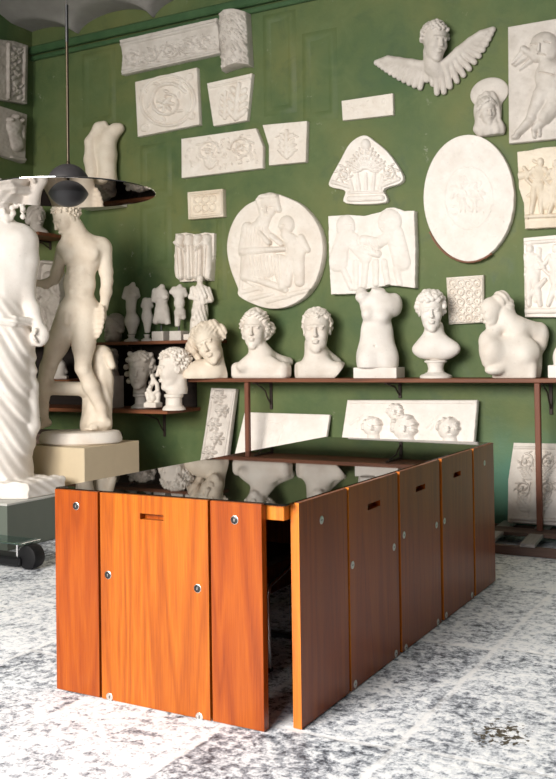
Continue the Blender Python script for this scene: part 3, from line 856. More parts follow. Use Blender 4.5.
# 6 twisted female torso, head in profile to the left
S = sculpt(514, 6.17, SZ, 475, 550, 285, depth=30, step=.65)
p = S.p
S.ell(p(515, 352, 2), (25, 12, 18), MW, 5); S.ell(p(514, 368, 1), (21, 12, 14), MW, 4)
S.cap(p(520, 326, 2), p(538, 333, 8), 9, 10, 5); S.ell(p(540, 338, 8), (8, 9, 15), None, 4); S.ell(p(534, 358, 6), (8, 9, 22), None, 5)
S.ell(p(524, 355, -7), (12, 12, 13), None, 5); S.ell(p(491, 351, -6), (11, 11, 13), None, 5)
S.cap(p(486, 343, -2), p(488, 362, -5), 7, 6, 4); S.ell(p(494, 370, -6), (9, 8, 5), None, 2.5)
S.cap(p(503, 312, 2), p(516, 332, 2), 9, 12, 5)
S.cap(p(507, 318, 2), p(488, 338, 0), 5, 8, 5)
head(S, p(491.5, 312, 0), 31, -80, 16, 0, 'none', None, seed=13, ears=False)
S.ell(p(501, 299, 0), (8.5, 9, 8.5), None, 2.5, disp=folds(1.1, .45, (.8, .4, .6)))
S.ell(p(508, 305, 1), (6, 7, 8), None, 2.5, disp=folds(1.2, .4, (.3, .4, 1)))
S.ell(p(510, 312, 2), (5, 5, 6), None, 2)
S.box(p(516, 372, 3), (22, 11, 8), 4, MW, 6); S.ell(p(506, 356, -2), (19, 12, 18), None, 7)
S.floor(); o = S.build('female_torso', M_white)
tag(o, 'white plaster twisting female torso, head in profile, right of the curly youth', 'torso')

# 7 fragment at the right border
S = sculpt(562, 6.22, SZ, 545, 582, 330)
p = S.p
S.box(p(562, 372, 0), (12, 9, 7), .8, MW, 1); S.ell(p(563, 358, 0), (10, 8, 14), MW, 2)
S.cap(p(563, 352, 0), p(564, 340, 0), 6, 4, 3)
S.floor(); o = S.build('plaster_fragment', M_bright)
tag(o, 'white plaster block with sloping top at the right border, last on the long shelf', 'fragment')

# ---------------------------------------------------------------- small torsos on the upper left shelf
S = sculpt(114, 6.275, U, 100, 132, 308, step=.7); p = S.p
S.cap(p(113, 336, 2), p(112, 330, 2), 9, 7, 3)
head(S, p(114, 327, 0), 26, -50, 6, 0, 'wavy', None, seed=21, ears=False)
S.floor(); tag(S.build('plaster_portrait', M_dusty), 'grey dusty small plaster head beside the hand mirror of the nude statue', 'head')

def small_torso(px, x0, x1, ytop, prims, base, mat, label, name='small_torso', step=.6):
    S = sculpt(px, 6.275, U, x0, x1, ytop, step=step, depth=16); t = empty(name, S.O, label, 'torso', None, TH)
    p = S.p; prims(S, p)
    S.build('torso', mat, t); base(S, t)
    return t
def f1(S, p):
    S.ell(p(132, 294, 0), (6.2, 5, 9), None, 4); S.ell(p(131, 306, 0), (5.2, 4.5, 12), None, 4); S.ell(p(132, 320, 0), (7.2, 6, 8), None, 3)
    S.cap(p(127, 289, 0), p(124, 297, -1), 3.0, 2.4, 2); S.cap(p(136, 290, 0), p(138, 296, 2), 3, 2.5, 2)
    S.cap(p(130, 322, 0), p(131.5, 333, 0), 5, 3, 3); S.cap(p(134, 322, 0), p(133, 333, 0), 5, 3, 3); S.ell(p(131, 295, -4), (2.6, 2.2, 2.2), None, 1); S.ell(p(135, 295, -4), (2.2, 2.2, 2.2), None, 1)
    S.cap(p(132, 286, 0), p(133, 284.5, 0), 2.8, 2.5, 2); S.plane(p(132, 334, 0), (0, 0, -1), .2)
def round_base(cx, zt, r):
    def b(S, t):
        k_ = S.u; c = S.p(cx, 333)
        MB().lathe([(r * k_, 0), (r * k_, 1.5 * k_), (r * .8 * k_, 2.3 * k_), (r * .45 * k_, 3.4 * k_), (r * .4 * k_, zt * .6 * k_), (r * .55 * k_, zt * k_)], 36, c=(c[0] * k_, c[1] * k_ * 0, 0)).build('base', M_grey, t)
    return b
def square_base(cx, h, w_, stem=None, mat=None):
    def b(S, t):
        k_ = S.u; c = S.p(cx, 333)
        MB().box((-w_ * k_, -w_ * k_, 0), (w_ * k_, w_ * k_, h * k_), .002, Matrix.Translation((c[0] * k_, 0, 0)) @ Matrix.Rotation(R(-28.9), 4, 'Z')).build('plinth', mat or M_grey, t)
        if stem: MB().tube([(c[0] * k_, 0, (h - .5) * k_), (stem[0] * k_, 0, stem[1] * k_)], 1.1 * k_, 10).build('pin', M_black, t)
    return b
small_torso(131.5, 118, 146, 280, f1, round_base(131.5, 7, 7.5), M_grey, 'leftmost small grey-white female torso on a moulded round foot, upper left shelf')
def f2(S, p):
    S.ell(p(147, 304, 0), (5, 4, 6), None, 2.5); S.ell(p(147, 310, 0), (4, 3.6, 9), None, 3); S.ell(p(147, 316, 0), (5.2, 4.5, 6.5), None, 3); S.cap(p(145, 300, 0), p(142.5, 306, 0), 2.4, 1.8, 1.5); S.cap(p(150, 300, 0), p(152, 306, 0), 2.2, 1.8, 1.5)
    S.cap(p(146, 318, 0), p(147, 331, 0), 3.8, 2.2, 2.5); S.cap(p(149, 318, 0), p(148, 331, 0), 3.8, 2.2, 2.5); S.plane(p(147, 333, 0), (0, 0, -1), .2)
small_torso(147, 136, 158, 294, f2, round_base(147, 7, 6), M_grey, 'smallest grey-white torso statuette on a slim round foot, second from left on the shelf')
def f3(S, p):
    S.ell(p(161, 296, 0), (8.2, 5.5, 8), None, 3); S.ell(p(162, 312, 0), (7.5, 5.5, 12), None, 4); S.cap(p(155, 291, 0), p(153.5, 300, 0), 3, 2.6, 2)
    S.ell(p(159, 296, -4), (3.2, 2, 2.6), None, 1); S.ell(p(165, 297, -4), (3.2, 2, 2.6), None, 1); S.cap(p(158, 316, -1), p(156, 321, -1), 4, 3.5, 2); S.cap(p(166, 316, 0), p(168, 323, 0), 4, 3, 2)
    S.cap(p(161, 289, 0), p(162, 287, 0), 4, 3, 2); S.plane(p(161, 326, 0), (0.2, 0, -1), .4)
small_torso(161.5, 148, 176, 282, f3, square_base(161.5, 9.5, 7.0, (0, 16)), M_grey, 'broad small torso fragment pinned above a stone cube, upper left shelf')
def f4(S, p):
    S.ell(p(179, 293, 0), (7, 5, 6.5), None, 2.5); S.ell(p(179.5, 303, 0), (5.6, 4.6, 6.5), None, 3); S.ell(p(180, 312, -1), (5.4, 4.8, 5), None, 2.5)
    S.cap(p(174, 289, 0), p(171.5, 292, -1), 2.6, 2.4, 1.5); S.cap(p(184, 290, 0), p(186, 295, 0), 2.6, 2.2, 1.5); S.cap(p(178, 313, 0), p(177.5, 325, 0), 3.6, 2.7, 2); S.cap(p(182, 312, 0), p(183.5, 317, 0), 3.4, 2.8, 2)
    S.cap(p(179, 288, 0), p(180, 286.5, 0), 2.8, 2.4, 1.5); S.plane(p(179, 326.5, 0), (0, 0, -1), .3)
small_torso(179, 166, 192, 282, f4, square_base(179, 9.5, 7.0, (0, 15)), M_grey, 'slender small male torso pinned above a stone cube, beside the draped statuette')
# draped standing statuette
S = sculpt(200, 6.275, U, 184, 218, 272, step=.6, depth=16); p = S.p
fd = folds(1.5, .3, (1, .3, .25), 1.0, .25)
S.ell(p(200, 279, 0), (3.6, 3.8, 4.4), None, 1); S.cap(p(200, 281, 0), p(200, 286, 0), 2.4, 3, 2)
S.ell(p(201, 291, 0), (8.5, 5, 6), None, 3, disp=fd); S.cap(p(201, 294, 0), p(200, 310, 0), 7, 7, 3, disp=fd); S.cap(p(200, 310, 0), p(199, 330, 0), 8, 9.5, 3, disp=fd)
S.cap(p(193, 289, 0), p(191, 297, -3), 3, 2.6, 2, disp=fd); S.cap(p(191, 297, -3), p(198, 299, -6), 2.4, 1.8, 1.5); S.cap(p(208, 290, 0), p(211, 300, -2), 3.2, 2.8, 2, disp=fd); S.cap(p(211, 300, -2), p(204, 303, -6), 2.3, 1.7, 1.5)
S.cap(p(205, 296, -5), p(194, 318, -7), 2, 2.5, 2, disp=fd)
S.cap(p(193, 330, -4), p(190, 336, -7), 2.4, 1.8, 1.5); S.box(p(198, 337, 0), (12, 9, 3), .8, MW, 1)
S.floor(); tag(S.build('draped_statuette', M_white), 'draped standing plaster statuette at the right end of the upper left shelf', 'statuette')

# ---------------------------------------------------------------- heads on the lowest left shelf
Lz = .811
S = sculpt(104, 6.15, Lz, 84, 132, 340, step=.9); t = empty('plaster_portrait', S.O, 'grey dusty plaster head on a sloping block, behind the nude statue', 'head', None, TH)
p = S.p
S.cap(p(108, 375, 2), p(106, 362, 2), 11, 9, 3); head(S, p(106, 364, 0), 35, 55, 4, 0, 'wavy', None, seed=31, ears=False); S.ell(p(107, 380, 0), (14, 10, 8), None, 3)
S.plane(p(106, 384, 0), (0, 0, -1), .3); S.build('head', M_dusty, t)
k_ = S.u; z1 = p(106, 384)[2] * k_
MB().prism([(-20 * k_, 0), (18 * k_, 0), (18 * k_, z1 * 1.35), (-20 * k_, z1)], -9 * k_, 9 * k_, Matrix.Rotation(R(-28.9), 4, 'Z')).build('block', M_grey, t)

S = sculpt(141, 6.15, Lz, 122, 164, 346, step=.75); t = empty('female_portrait', S.O, 'grey plaster head of a woman with curls on a round socle, lowest left shelf', 'head', None, TH)
p = S.p
head(S, p(140, 371, 0), 38, -8, 0, 3, 'curly', p(140, 393, 2), .17, seed=33, hk=1.0, full=1.1)
for (x, y) in ((128, 360), (126, 367), (127, 374), (129, 381), (153, 361), (155, 368), (154, 376), (151, 383), (130, 354), (151, 355)): S.ell(p(x, y, 1), (2.8, 3.4, 2.8), None, 1)
S.plane(p(140, 394, 0), (0, 0, -1), .3); S.build('head', M_rough, t); k_ = S.u; zt = p(140, 394)[2]
MB().lathe([(r * k_, z * k_) for r, z in ((10, 0), (10, 1.5), (7.5, 3), (5.8, 4.5), (5.8, zt - 3), (7.8, zt - 2), (7.8, zt))], 40).build('socle', M_grey, t)

S = sculpt(174, 5.98, Lz, 154, 196, 345, step=.75, depth=28); t = empty('male_portrait', S.O, 'large plaster head of a man in profile, right end of the lowest left shelf', 'head', None, TH)
p = S.p
head(S, p(173, 369, 0), 42, -66, 4, 0, 'tuft', p(177, 396, 2), .23, male=True, seed=35)
S.ell(p(176, 389, 0), (11, 10, 6), None, 3)
S.plane(p(176, 394, 0), (0, 0, -1), .3); S.build('head', M_white, t); k_ = S.u; zt = p(176, 394)[2]
MB().lathe([(r * k_, z * k_) for r, z in ((11.5, 0), (11.5, 1.5), (10.5, 3), (8.3, 5), (8.0, zt - 4), (9.5, zt - 2.5), (9.5, zt))], 48).build('socle', M_white, t)

# little intertwined group
S = sculpt(153, 6.02, Lz, 142, 164, 370, step=.5, depth=12); p = S.p
for a, b, r0, r1 in (((148, 404, 0), (153, 398, -2), 3, 3), ((153, 398, -2), (149, 390, 0), 3, 2.2), ((149, 390, 0), (153, 382, 1), 2.4, 2.2), ((153, 382, 1), (152, 376, 0), 2.2, 1.2), ((157, 403, 0), (158, 394, 0), 3, 2.6), ((158, 394, 0), (157, 384, 0), 2.6, 2.0), ((157, 384, 0), (153, 377, 0), 1.8, 1.2), ((150, 396, -2), (158, 390, -2), 1.6, 1.6), ((148, 399, 0), (146, 393, 0), 1.8, 1.4)):
    S.cap(p(*a), p(*b), r0, r1, 1.2)
S.ell(p(152, 376, 0), (2, 2, 2.4), None, .6); S.ell(p(150, 387, -2), (1.9, 1.9, 2.2), None, .6)
S.box(p(153, 405, 0), (7.5, 6, 2.6), .8, MW, 1); S.floor()
tag(S.build('figure_group', M_white), 'tiny openwork plaster figure group between the two heads on the lowest shelf', 'statuette')

# ---------------------------------------------------------------- dark corner pieces
S = sculpt(37, 6.2, 2.30, 20, 56, 200, step=.9); p = S.p
head(S, p(36, 218, 0), 26, 40, 0, 0, 'wavy', p(37, 234, 0), .22, seed=41, ears=False); S.ell(p(37, 234, 0), (12, 8, 7), None, 3); S.floor()
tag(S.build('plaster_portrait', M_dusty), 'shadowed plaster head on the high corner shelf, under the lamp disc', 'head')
c = onY(60, 379, 6.2)
S = Sculpt((c.x, 6.2, c.z + .0006), (-14, -10, -2), (16, 10, 30), .7); q0 = topx(c.x, 6.2, c.z + .0006); ox, oy = q0[0] - 60, q0[1] - 379
p = lambda x, y, d=0: S.p(x + ox, y + oy, d)
S.cap(p(60, 376), p(61, 366), 6, 4.5, 3); S.cap(p(61, 366), p(58, 361), 4.5, 3.6, 2); S.cap(p(58, 361), p(50, 368), 3.6, 2.2, 2); S.cap(p(60, 360), p(61, 357), 1, .5, .5); S.cap(p(62, 362, 1), p(66, 372, 1), 1.5, 2, 2)
S.box(p(61, 378), (7, 5, 2), .5, None, 1); S.floor()
tag(S.build('horse_head', M_grey), 'small grey plaster horse head seen between the legs of the nude statue', 'statuette')

o = empty('wooden_chest', (-5.54, 6.17, 0), 'dark wooden chest in the shade under the lowest left shelf', 'chest')
MB().box((-.48, -.20, .0006), (.48, .20, .56), .006).build('body', M_old, o); MB().box((-.49, -.21, .5606), (.49, .21, .59), .006).build('lid', M_old, o)

# ---------------------------------------------------------------- nude youth statue on the beige box
bx0, bx1, by0, by1, bz = -4.97, -4.40, 5.13, 5.76, .59
o = MB().box((-.285, -.315, 0), (.285, .315, bz - .0008), .004).build('pedestal_box', M_beige); o.location = ((bx0 + bx1) / 2, (by0 + by1) / 2, .0006)
tag(o, 'beige painted box pedestal carrying the nude youth statue', 'pedestal')
Ox, Oy = -4.68, 5.42
Oc = topx(Ox, Oy, bz)
S = Sculpt((Ox, Oy, bz), (30 - Oc[0] - 6, -36, -2), (122 - Oc[0] + 6, 36, Oc[1] - 196), .85)
t = empty('youth_statue', S.O, 'life-size plaster statue of a nude youth looking down, leaning on a tree stump', 'statue', None, TH)
p = S.p
# torso
S.ell(p(83, 257, 0), (19, 12.5, 21), rotm(-15, 0, 6), 6); S.ell(p(82, 248, 0), (22, 10.5, 10), rotm(-15, 0, 4), 6)
S.ell(p(79.5, 284, 0), (17, 11, 19), rotm(-15, 0, 3), 7); S.ell(p(80, 306, 1), (18, 13, 14), rotm(-15, 0, 6), 7)
S.ell(p(68, 254, -7), (8, 5.5, 9), rotm(-30), 4); S.ell(p(86, 254, -9), (13, 5.5, 9.5), rotm(-8), 2.5)
for (x, y) in ((73, 271), (82, 271), (73, 281), (82, 281), (73, 292), (82, 292)): S.ell(p(x, y, -8.2), (4.6, 4.0, 4.9), None, 2.5)
S.cap(p(73, 246, -15.5), p(74, 266, -15), .9, .9, 1.5, '-'); S.cap(p(74, 267, -15.5), p(96, 264, -12.5), 1.0, 1.0, 1.2, '-')
S.cap(p(95, 301, -11), p(77, 317, -14), 1.3, 1.3, 1.5, '-'); S.cap(p(62, 302, -10), p(67, 316, -13), 1.1, 1.1, 1.5, '-')
S.ell(p(75, 306, -9), (8, 5, 8), None, 3)
# neck + head
S.cap(p(74, 226, -2), p(82, 243, 1), 9, 11, 5); S.cap(p(78, 238, 3), p(95, 243, 3), 6, 7, 5)
head(S, p(66.5, 219.5, -4), 37, -50, 26, 0, 'tuft', None, seed=51, male=True)
S.ell(p(102.5, 247, 3), (8.5, 9, 10), None, 5); S.ell(p(64, 248, -2), (7, 8, 9), None, 5)
# right (viewer) arm
S.chain([p(104, 249, 3), p(106, 272, 4), p(107, 281, 3)], [8.0, 6.6, 5.4], 3)
S.chain([p(107, 281, 3), p(106, 292, 1), p(104, 308, -2)], [5.7, 5.6, 3.8], 3)
# left (viewer) arm reaching back
S.chain([p(63, 250, 2), p(57, 272, 9), p(55, 279, 9)], [7, 6, 5], 3); S.chain([p(55, 279, 9), p(46, 284, 6), p(36, 283, 2)], [5, 4.6, 3.2], 3)
# hands
def hand(S, w_, f, l, side, sc=1.0, curl=.5):
    """w_: wrist, f: finger direction, l: across the palm towards the thumb (local units)"""
    f = np.array(f, float); f /= np.linalg.norm(f); l = np.array(l, float); l -= f * (l @ f); l /= np.linalg.norm(l); nn = np.cross(f, l) * side
    w_ = np.array(w_, float)
    S.cap(w_, w_ + f * 4 * sc, 2.8 * sc, 2.6 * sc, 2); 
    for i, (ln, a) in enumerate(((6.4, 2.7), (7.2, .9), (6.7, -.9), (5.3, -2.6))):
        b0 = w_ + f * 3 * sc + l * a * .6 * sc; b1 = w_ + f * 6.6 * sc + l * a * sc
        b2 = b1 + (f * (1 - curl * .4) + nn * curl) * ln * .45 * sc; b3 = b2 + (f * (1 - curl) + nn * curl * 1.4) * ln * .42 * sc
        S.chain([b0, b1, b2, b3], [1.9 * sc, 1.5 * sc, 1.2 * sc, .95 * sc], .5)
    S.chain([w_ + f * 1.5 * sc + l * 2 * sc, w_ + f * 4 * sc + l * 4.6 * sc + nn * 1.5 * sc, w_ + f * 7 * sc + l * 5 * sc + nn * 3 * sc], [2 * sc, 1.5 * sc, 1.1 * sc], .8)
hand(S, p(103, 309, -3), (-.1, -.2, -1), (-1, -.3, 0), 1, 1.1, .6)
hand(S, p(36, 283, 2), (-1, -.2, .1), (0, -.2, 1), 1, 1.0, .5)
# held oval piece
S.ell(p(99.5, 321, -10), (6, 2.6, 17), rotm(-30, 0, 11), .8, disp=lambda X, Y, Z: .35 * np.sin(1.3 * Z))
# pelvis, legs
S.cap(p(67, 316, -13), p(66.5, 322, -14), 2.4, 2.6, 1.0)
S.chain([p(86, 312, 0), p(83.5, 345, -6), p(83, 368, -9)], [14.5, 10.8, 7.6], 5)
S.chain([p(83, 368, -9), p(91, 386, -6), p(101, 408, -3), p(104, 420, -2)], [7.6, 7.8, 5.0, 4.2], 3); S.ell(p(83, 369, -14), (4.5, 3, 5.5), None, 3)
S.chain([p(71, 312, 0), p(57, 345, 0), p(48, 368, 1)], [13.5, 11, 7.8], 5)
S.chain([p(48, 368, 1), p(44, 386, 4), p(43, 408, 6), p(45, 420, 7)], [7.8, 7.8, 5.0, 4.0], 4); S.ell(p(47, 370, -5), (4.2, 3, 5), None, 3)
def foot(a, d, sc=1.0):
    a = np.array(a, float); d = np.array(d, float); d /= np.linalg.norm(d); n_ = np.array([-d[1], d[0], 0])
    S.cap(a + d * -3 * sc, a + d * 10 * sc - np.array([0, 0, 3.0]) * sc, 3.8 * sc, 3.0 * sc, 3)
    for i, b in enumerate((-3, -1.4, 0, 1.4, 2.8)):
        S.cap(a + d * 8 * sc + n_ * b * sc - np.array([0, 0, 3.2]) * sc, a + d * (14.5 - i * .6) * sc + n_ * b * 1.25 * sc - np.array([0, 0, 4.2]) * sc, 1.9 * sc, 1.3 * sc, .7)
foot(p(104, 423, -2), (-.85, -.5, 0), 1.2); foot(p(46, 423, 8), (-.5, -.9, 0))
# strut, stump, plinth
S.cap(p(47, 388, 4), p(86, 389, 2), 7, 7, 3)
bark = lambda X, Y, Z: .7 * np.sin(.35 * X + 1.3 * np.sin(.13 * Z)) * np.sin(.16 * Z + .5 * Y)
S.chain([p(102, 354, 10), p(103, 380, 11), p(96, 424, 10)], [9.5, 10, 16], 4, disp=bark); S.chain([p(108, 356, 4), p(112, 366, 2)], [5, 3.5], 3); S.ell(p(93, 395, 8), (11, 9, 26), None, 5, disp=bark)
zt = p(78, 431)[2]
S.plane(p(78, 431.5), (0, 0, -1), .3); S.build('figure', M_cream, t)
k_ = S.u; hz = p(78, 431)[2] * k_
pm = MB(); pf = [(36 * k_, 0), (38.5 * k_, .012), (39 * k_, hz * .4), (37.5 * k_, hz * .8), (36 * k_, hz - .003), (34.5 * k_, hz)]
pm.lathe(pf, 64); pm.v = [(x * 1.06, y * .80, z) for x, y, z in pm.v]; pm.build('plinth', M_white, t)

# ---------------------------------------------------------------- big draped statue at the left border
blx0, blx1, bly0, bly1, blz = -5.20, -4.43, 4.42, 5.11, .300
t2 = empty('pedestal_block', ((blx0 + blx1) / 2, (bly0 + bly1) / 2, 0), 'low grey-green painted block under the big draped statue', 'pedestal')
a, c = (blx1 - blx0) / 2, (bly1 - bly0) / 2
MB().box((-a, -c, .0006), (a, c, blz - .016), .003).build('body', M_olive, t2)
MB().box((-a, -c, blz - .0155), (a, c, blz), .003).build('top_board', M_lip, t2)
Ox, Oy = -4.80, 4.77; Oc = topx(Ox, Oy, blz)
S = Sculpt((Ox, Oy, blz + .0006), (-52, -44, -2), (66 - Oc[0] + 5, 42, Oc[1] - 176), .95)
p = S.p
S.ell(p(-6, 240, 0), (33, 18, 24), rotm(10), 8); S.cap(p(-6, 262, 0), p(-6, 318, -1), 26, 27, 10); S.ell(p(12, 255, -6), (15, 12, 24), None, 8)
S.ell(p(-8, 300, -6), (26, 18, 26), None, 8); S.cap(p(-2, 240, -26), p(0, 312, -28), 2.0, 2.0, 6, '-'); S.ell(p(12, 246, -14), (12, 6, 16), rotm(0, 0, 15), 5)
S.ell(p(22, 244, -2), (15, 14, 20), None, 8); S.ell(p(14, 270, -2), (19, 16, 40), None, 8)
S.chain([p(27, 240, -2), p(29, 262, 0), p(26, 292, 0)], [10, 9, 8.5], 6); S.chain([p(26, 292, 0), p(32, 310, -2), p(38, 326, -5)], [8, 7.5, 6.2], 6)
S.ell(p(40, 336, -5), (9, 7, 11), rotm(0, 0, 20), 4); hand(S, p(40, 330, -6), (-.5, -.5, -.8), (0, -.5, 1), -1, 1.3, .6)
S.cap(p(2, 222, 0), p(2, 236, 0), 10, 13, 6)
head(S, p(0, 204, 0), 44, 165, 0, 0, 'curly', None, seed=61, full=1.25, ears=False)
dr = lambda X, Y, Z: 1.25 * np.sin(.40 * (X * .90 + Z * .42 - Y * .2) + 1.3 * np.sin(.045 * Z + .10 * X)) + .55 * np.sin(.85 * (X * .86 + Z * .5) + 1.1 * np.sin(.07 * Z))
S.cap(p(-4, 318, 0), p(-2, 352, 0), 31, 35, 4, disp=dr); S.cap(p(-2, 352, 0), p(-4, 440, 0), 35, 36, 4, disp=dr); S.cap(p(-4, 440, 0), p(-6, 478, 0), 36, 37, 4, disp=dr)
rg_ = random.Random(8)
for i in range(22): S.ell(p(rg_.uniform(2, 24), rg_.uniform(198, 220), rg_.uniform(-12, -3)), (2.8, 2.8, 3.0), None, 2.2)
S.cap(p(26, 345, 2), p(31, 390, 2), 8, 7, 4, disp=lambda X, Y, Z: 1.0 * np.sin(.5 * Z + .4 * X)); S.cap(p(31, 390, 2), p(31, 425, 2), 7, 9, 4); S.cap(p(31, 425, 2), p(22, 462, 2), 8, 7, 4)
S.chain([p(-30, 322, -16), p(-8, 322, -28), p(14, 321, -24), p(30, 322, -8)], [5, 4.5, 4.5, 4.5], 2, disp=lambda X, Y, Z: .7 * np.sin(1.1 * Z + .3 * X))
S.box(p(4, 486, 0) * np.array([1, 0, 1]), (52, 33, 9), 3, rotm(-28.9), 3, disp=lambda X, Y, Z: .9 * np.sin(.35 * X + .2 * Z) * np.sin(.3 * Y + .5 * Z))
S.floor(.2); o = S.build('draped_statue', M_bright)
tag(o, 'huge white plaster statue at the left border, bare back and drapery gathered at the hips', 'statue')

# dark glass trolley at the lower left border
gt = empty('glass_trolley', (-4.22, 3.98, 0), 'low glass and black trolley on fat wheels at the left border', 'trolley')
k_ = 1
MB().box((-.95, -.0, .020), (.34, .13, .075), .012).build('body', M_rubber, gt)
gt.location = (-4.30, 4.04, 0)
MB().box((-.95, -.01, .150), (.37, .15, .160), .003).build('glass_top', M_glass, gt)
for (x, y) in ((.37, .07), (-.85, .07)):
    wh = MB(); M = Matrix.Translation((x, y, .0735)) @ Matrix.Rotation(PI / 2, 4, 'X')
    wh.lathe([(.052, -.045), (.068, -.040), (.0725, -.02), (.0725, .02), (.068, .040), (.052, .045)], 40, M=M); wh.build('wheel', M_rubber, gt)
for (x, y) in ((.30, .03), (-.7, .03)):
    MB().tube([(x, y, .07), (x, y, .151)], .008, 12).build('glass_support', M_chrome, gt)

# ---------------------------------------------------------------- reliefs on the walls
def cl(*v): return v
def relief_h(PX, PY, prims):
    Hh = np.zeros_like(PX); G = np.zeros_like(PX); HP = np.zeros_like(PX)
    for q in prims:
        kd = q[0]
        if kd in 'cgr':       # capsule dome / groove / ridge : x1 y1 r1 x2 y2 r2 h [base]
            x1, y1, r1, x2, y2, r2, h = q[1:8]; base = q[8] if len(q) > 8 else 0
            dx, dy = x2 - x1, y2 - y1; L = max(dx * dx + dy * dy, 1e-6)
            t = np.clip(((PX - x1) * dx + (PY - y1) * dy) / L, 0, 1)
            d = np.hypot(PX - x1 - t * dx, PY - y1 - t * dy) / (r1 + (r2 - r1) * t)
            hh = np.sqrt(np.clip(1 - d * d, 0, 1))
        elif kd == 'e':       # ellipse dome : x y rx ry angle h [base]
            x, y, rx, ry, a, h = q[1:7]; base = q[7] if len(q) > 7 else 0
            c, s_ = math.cos(R(a)), math.sin(R(a)); X = PX - x; Y = PY - y
            d = np.hypot((X * c + Y * s_) / rx, (-X * s_ + Y * c) / ry); hh = np.sqrt(np.clip(1 - d * d, 0, 1))
        elif kd == 'o':       # ring : x y rx ry width h
            x, y, rx, ry, wd, h = q[1:7]; base = 0
            d = np.abs(np.hypot((PX - x) / rx, (PY - y) / ry) - 1) * min(rx, ry) / wd; hh = np.sqrt(np.clip(1 - d * d, 0, 1))
        elif kd == 'f':       # function
            Hh = Hh + q[1](PX, PY); continue
        if kd == 'g': G = np.maximum(G, h * hh)
        elif kd == 'r': Hh = Hh + h * hh
        else: HP = HP + np.where(hh > 0, np.maximum(base + h * hh, 0), 0) ** 4
    return Hh + HP ** .25 - G
def relief(name, label, cat, outline, prims, thick, mat, Yw=None, plane='Y', rough=0.0, rings=64, nth=300, lean=0.0, group=None, seed=0, seat=.0015, smooth=False, hs=1.05):
    Yw = (WY if plane == 'Y' else WX) if Yw is None else Yw
    u = 0.0072
    if smooth:
        o_ = np.array(outline, float); n_ = len(o_); out_ = []
        for i in range(n_):
            p0, p1, p2, p3 = o_[i - 1], o_[i], o_[(i + 1) % n_], o_[(i + 2) % n_]
            for t in (0, .25, .5, .75): out_.append(.5 * ((2 * p1) + (p2 - p0) * t + (2 * p0 - 5 * p1 + 4 * p2 - p3) * t * t + (3 * p1 - p0 - 3 * p2 + p3) * t ** 3))
        outline = out_
    Yf = Yw - thick if plane == 'Y' else Yw + thick
    P3 = [onY(x, y, Yf) if plane == 'Y' else onX(x, y, Yf) for x, y in outline]
    A = np.array([[(q.x if plane == 'Y' else q.y), q.z] for q in P3])
    c = A.mean(0) if len(A) > 4 else (A.min(0) + A.max(0)) / 2
    th = np.linspace(0, 2 * PI, nth, endpoint=False)
    ang = np.mod(np.arctan2(A[:, 1] - c[1], A[:, 0] - c[0]), 2 * PI)
    if len(A) < 24:
        for a in ang: th[np.argmin(np.abs(th - a))] = a
        th = np.sort(th)
    r = np.zeros(nth)
    for i, t_ in enumerate(th):
        d = np.array([math.cos(t_), math.sin(t_)]); best = 0
        for j in range(len(A)):
            a = A[j] - c; e = A[(j + 1) % len(A)] - A[j]
            den = d[0] * e[1] - d[1] * e[0]
            if abs(den) < 1e-12: continue
            s1 = (a[0] * e[1] - a[1] * e[0]) / den; s2 = (a[0] * d[1] - a[1] * d[0]) / den
            if s1 > 0 and -1e-9 <= s2 <= 1 + 1e-9: best = max(best, s1)
        r[i] = best
    if rough:
        rg = np.random.RandomState(seed + 5); nz = rg.uniform(-1, 1, nth); nz = (nz + np.roll(nz, 1) + np.roll(nz, 2)) / 3; r = r * (1 + rough * nz)
    fr_ = np.concatenate([[0.004], np.linspace(0, 1, rings)[1:-1] ** .85, [.993, 1.0]])
    RR = r[None, :] * fr_[:, None]; X = c[0] + RR * np.cos(th); Zc = c[1] + RR * np.sin(th)
    if plane == 'Y': PX, PY = topx(X, np.full_like(X, Yf), Zc)
    else: PX, PY = topx(np.full_like(X, Yf), X, Zc)
    Hh = relief_h(PX, PY, prims) * u * hs
    rg = np.random.RandomState(seed + 1)
    for k in range(10):
        a = rg.uniform(0, 2 * PI); f = rg.uniform(60, 200); Hh += .00035 * np.sin(f * (X * math.cos(a) + Zc * math.sin(a)) + rg.uniform(0, 6))
    Hh = Hh * np.clip((1 - fr_[:, None]) / .012, 0, 1) + thick
    Hh[-1] = thick - .003; n = len(fr_)
    rim = np.full((1, nth), 0.0)
    Xs = np.concatenate([X, X[-1:]]); Zs = np.concatenate([Zc, Zc[-1:]]); Hs = np.concatenate([Hh, rim])
    dep = -(Hs + seat) if plane == 'Y' else (Hs + seat)
    lz = Zs - c[1]; lx = Xs - c[0]
    zmn = lz.min()
    V = np.stack([lx, dep, lz - zmn], -1) if plane == 'Y' else np.stack([dep, lx, lz - zmn], -1)
    m = n + 1
    i = np.arange(m - 1)[:, None] * nth; j = np.arange(nth)[None, :]; j2 = (j + 1) % nth
    F = np.stack([i + j, i + j2, i + nth + j2, i + nth + j], -1).reshape(-1, 4)
    if plane == 'Y': F = F[:, ::-1]
    if plane == 'Y': F = F[:, ::-1] if False else F
    o = mesh_np(name, V.reshape(-1, 3), F, mat)
    me = o.data; bm_close(me, nth, m)
    o.location = (c[0], Yw, c[1] + zmn) if plane == 'Y' else (Yw, c[0], c[1] + zmn)
    tag(o, label, cat, group); return o
import bmesh
def bm_close(me, nth, m):
    bm = bmesh.new(); bm.from_mesh(me); bm.verts.ensure_lookup_table()
    bm.faces.new([bm.verts[k] for k in range(nth)][::-1]); bm.faces.new([bm.verts[(m - 1) * nth + k] for k in range(nth)])
    bmesh.ops.recalc_face_normals(bm, faces=bm.faces)
    for f in bm.faces: f.smooth = True
    bm.to_mesh(me); bm.free()
    me.set_sharp_from_angle(angle=R(60))
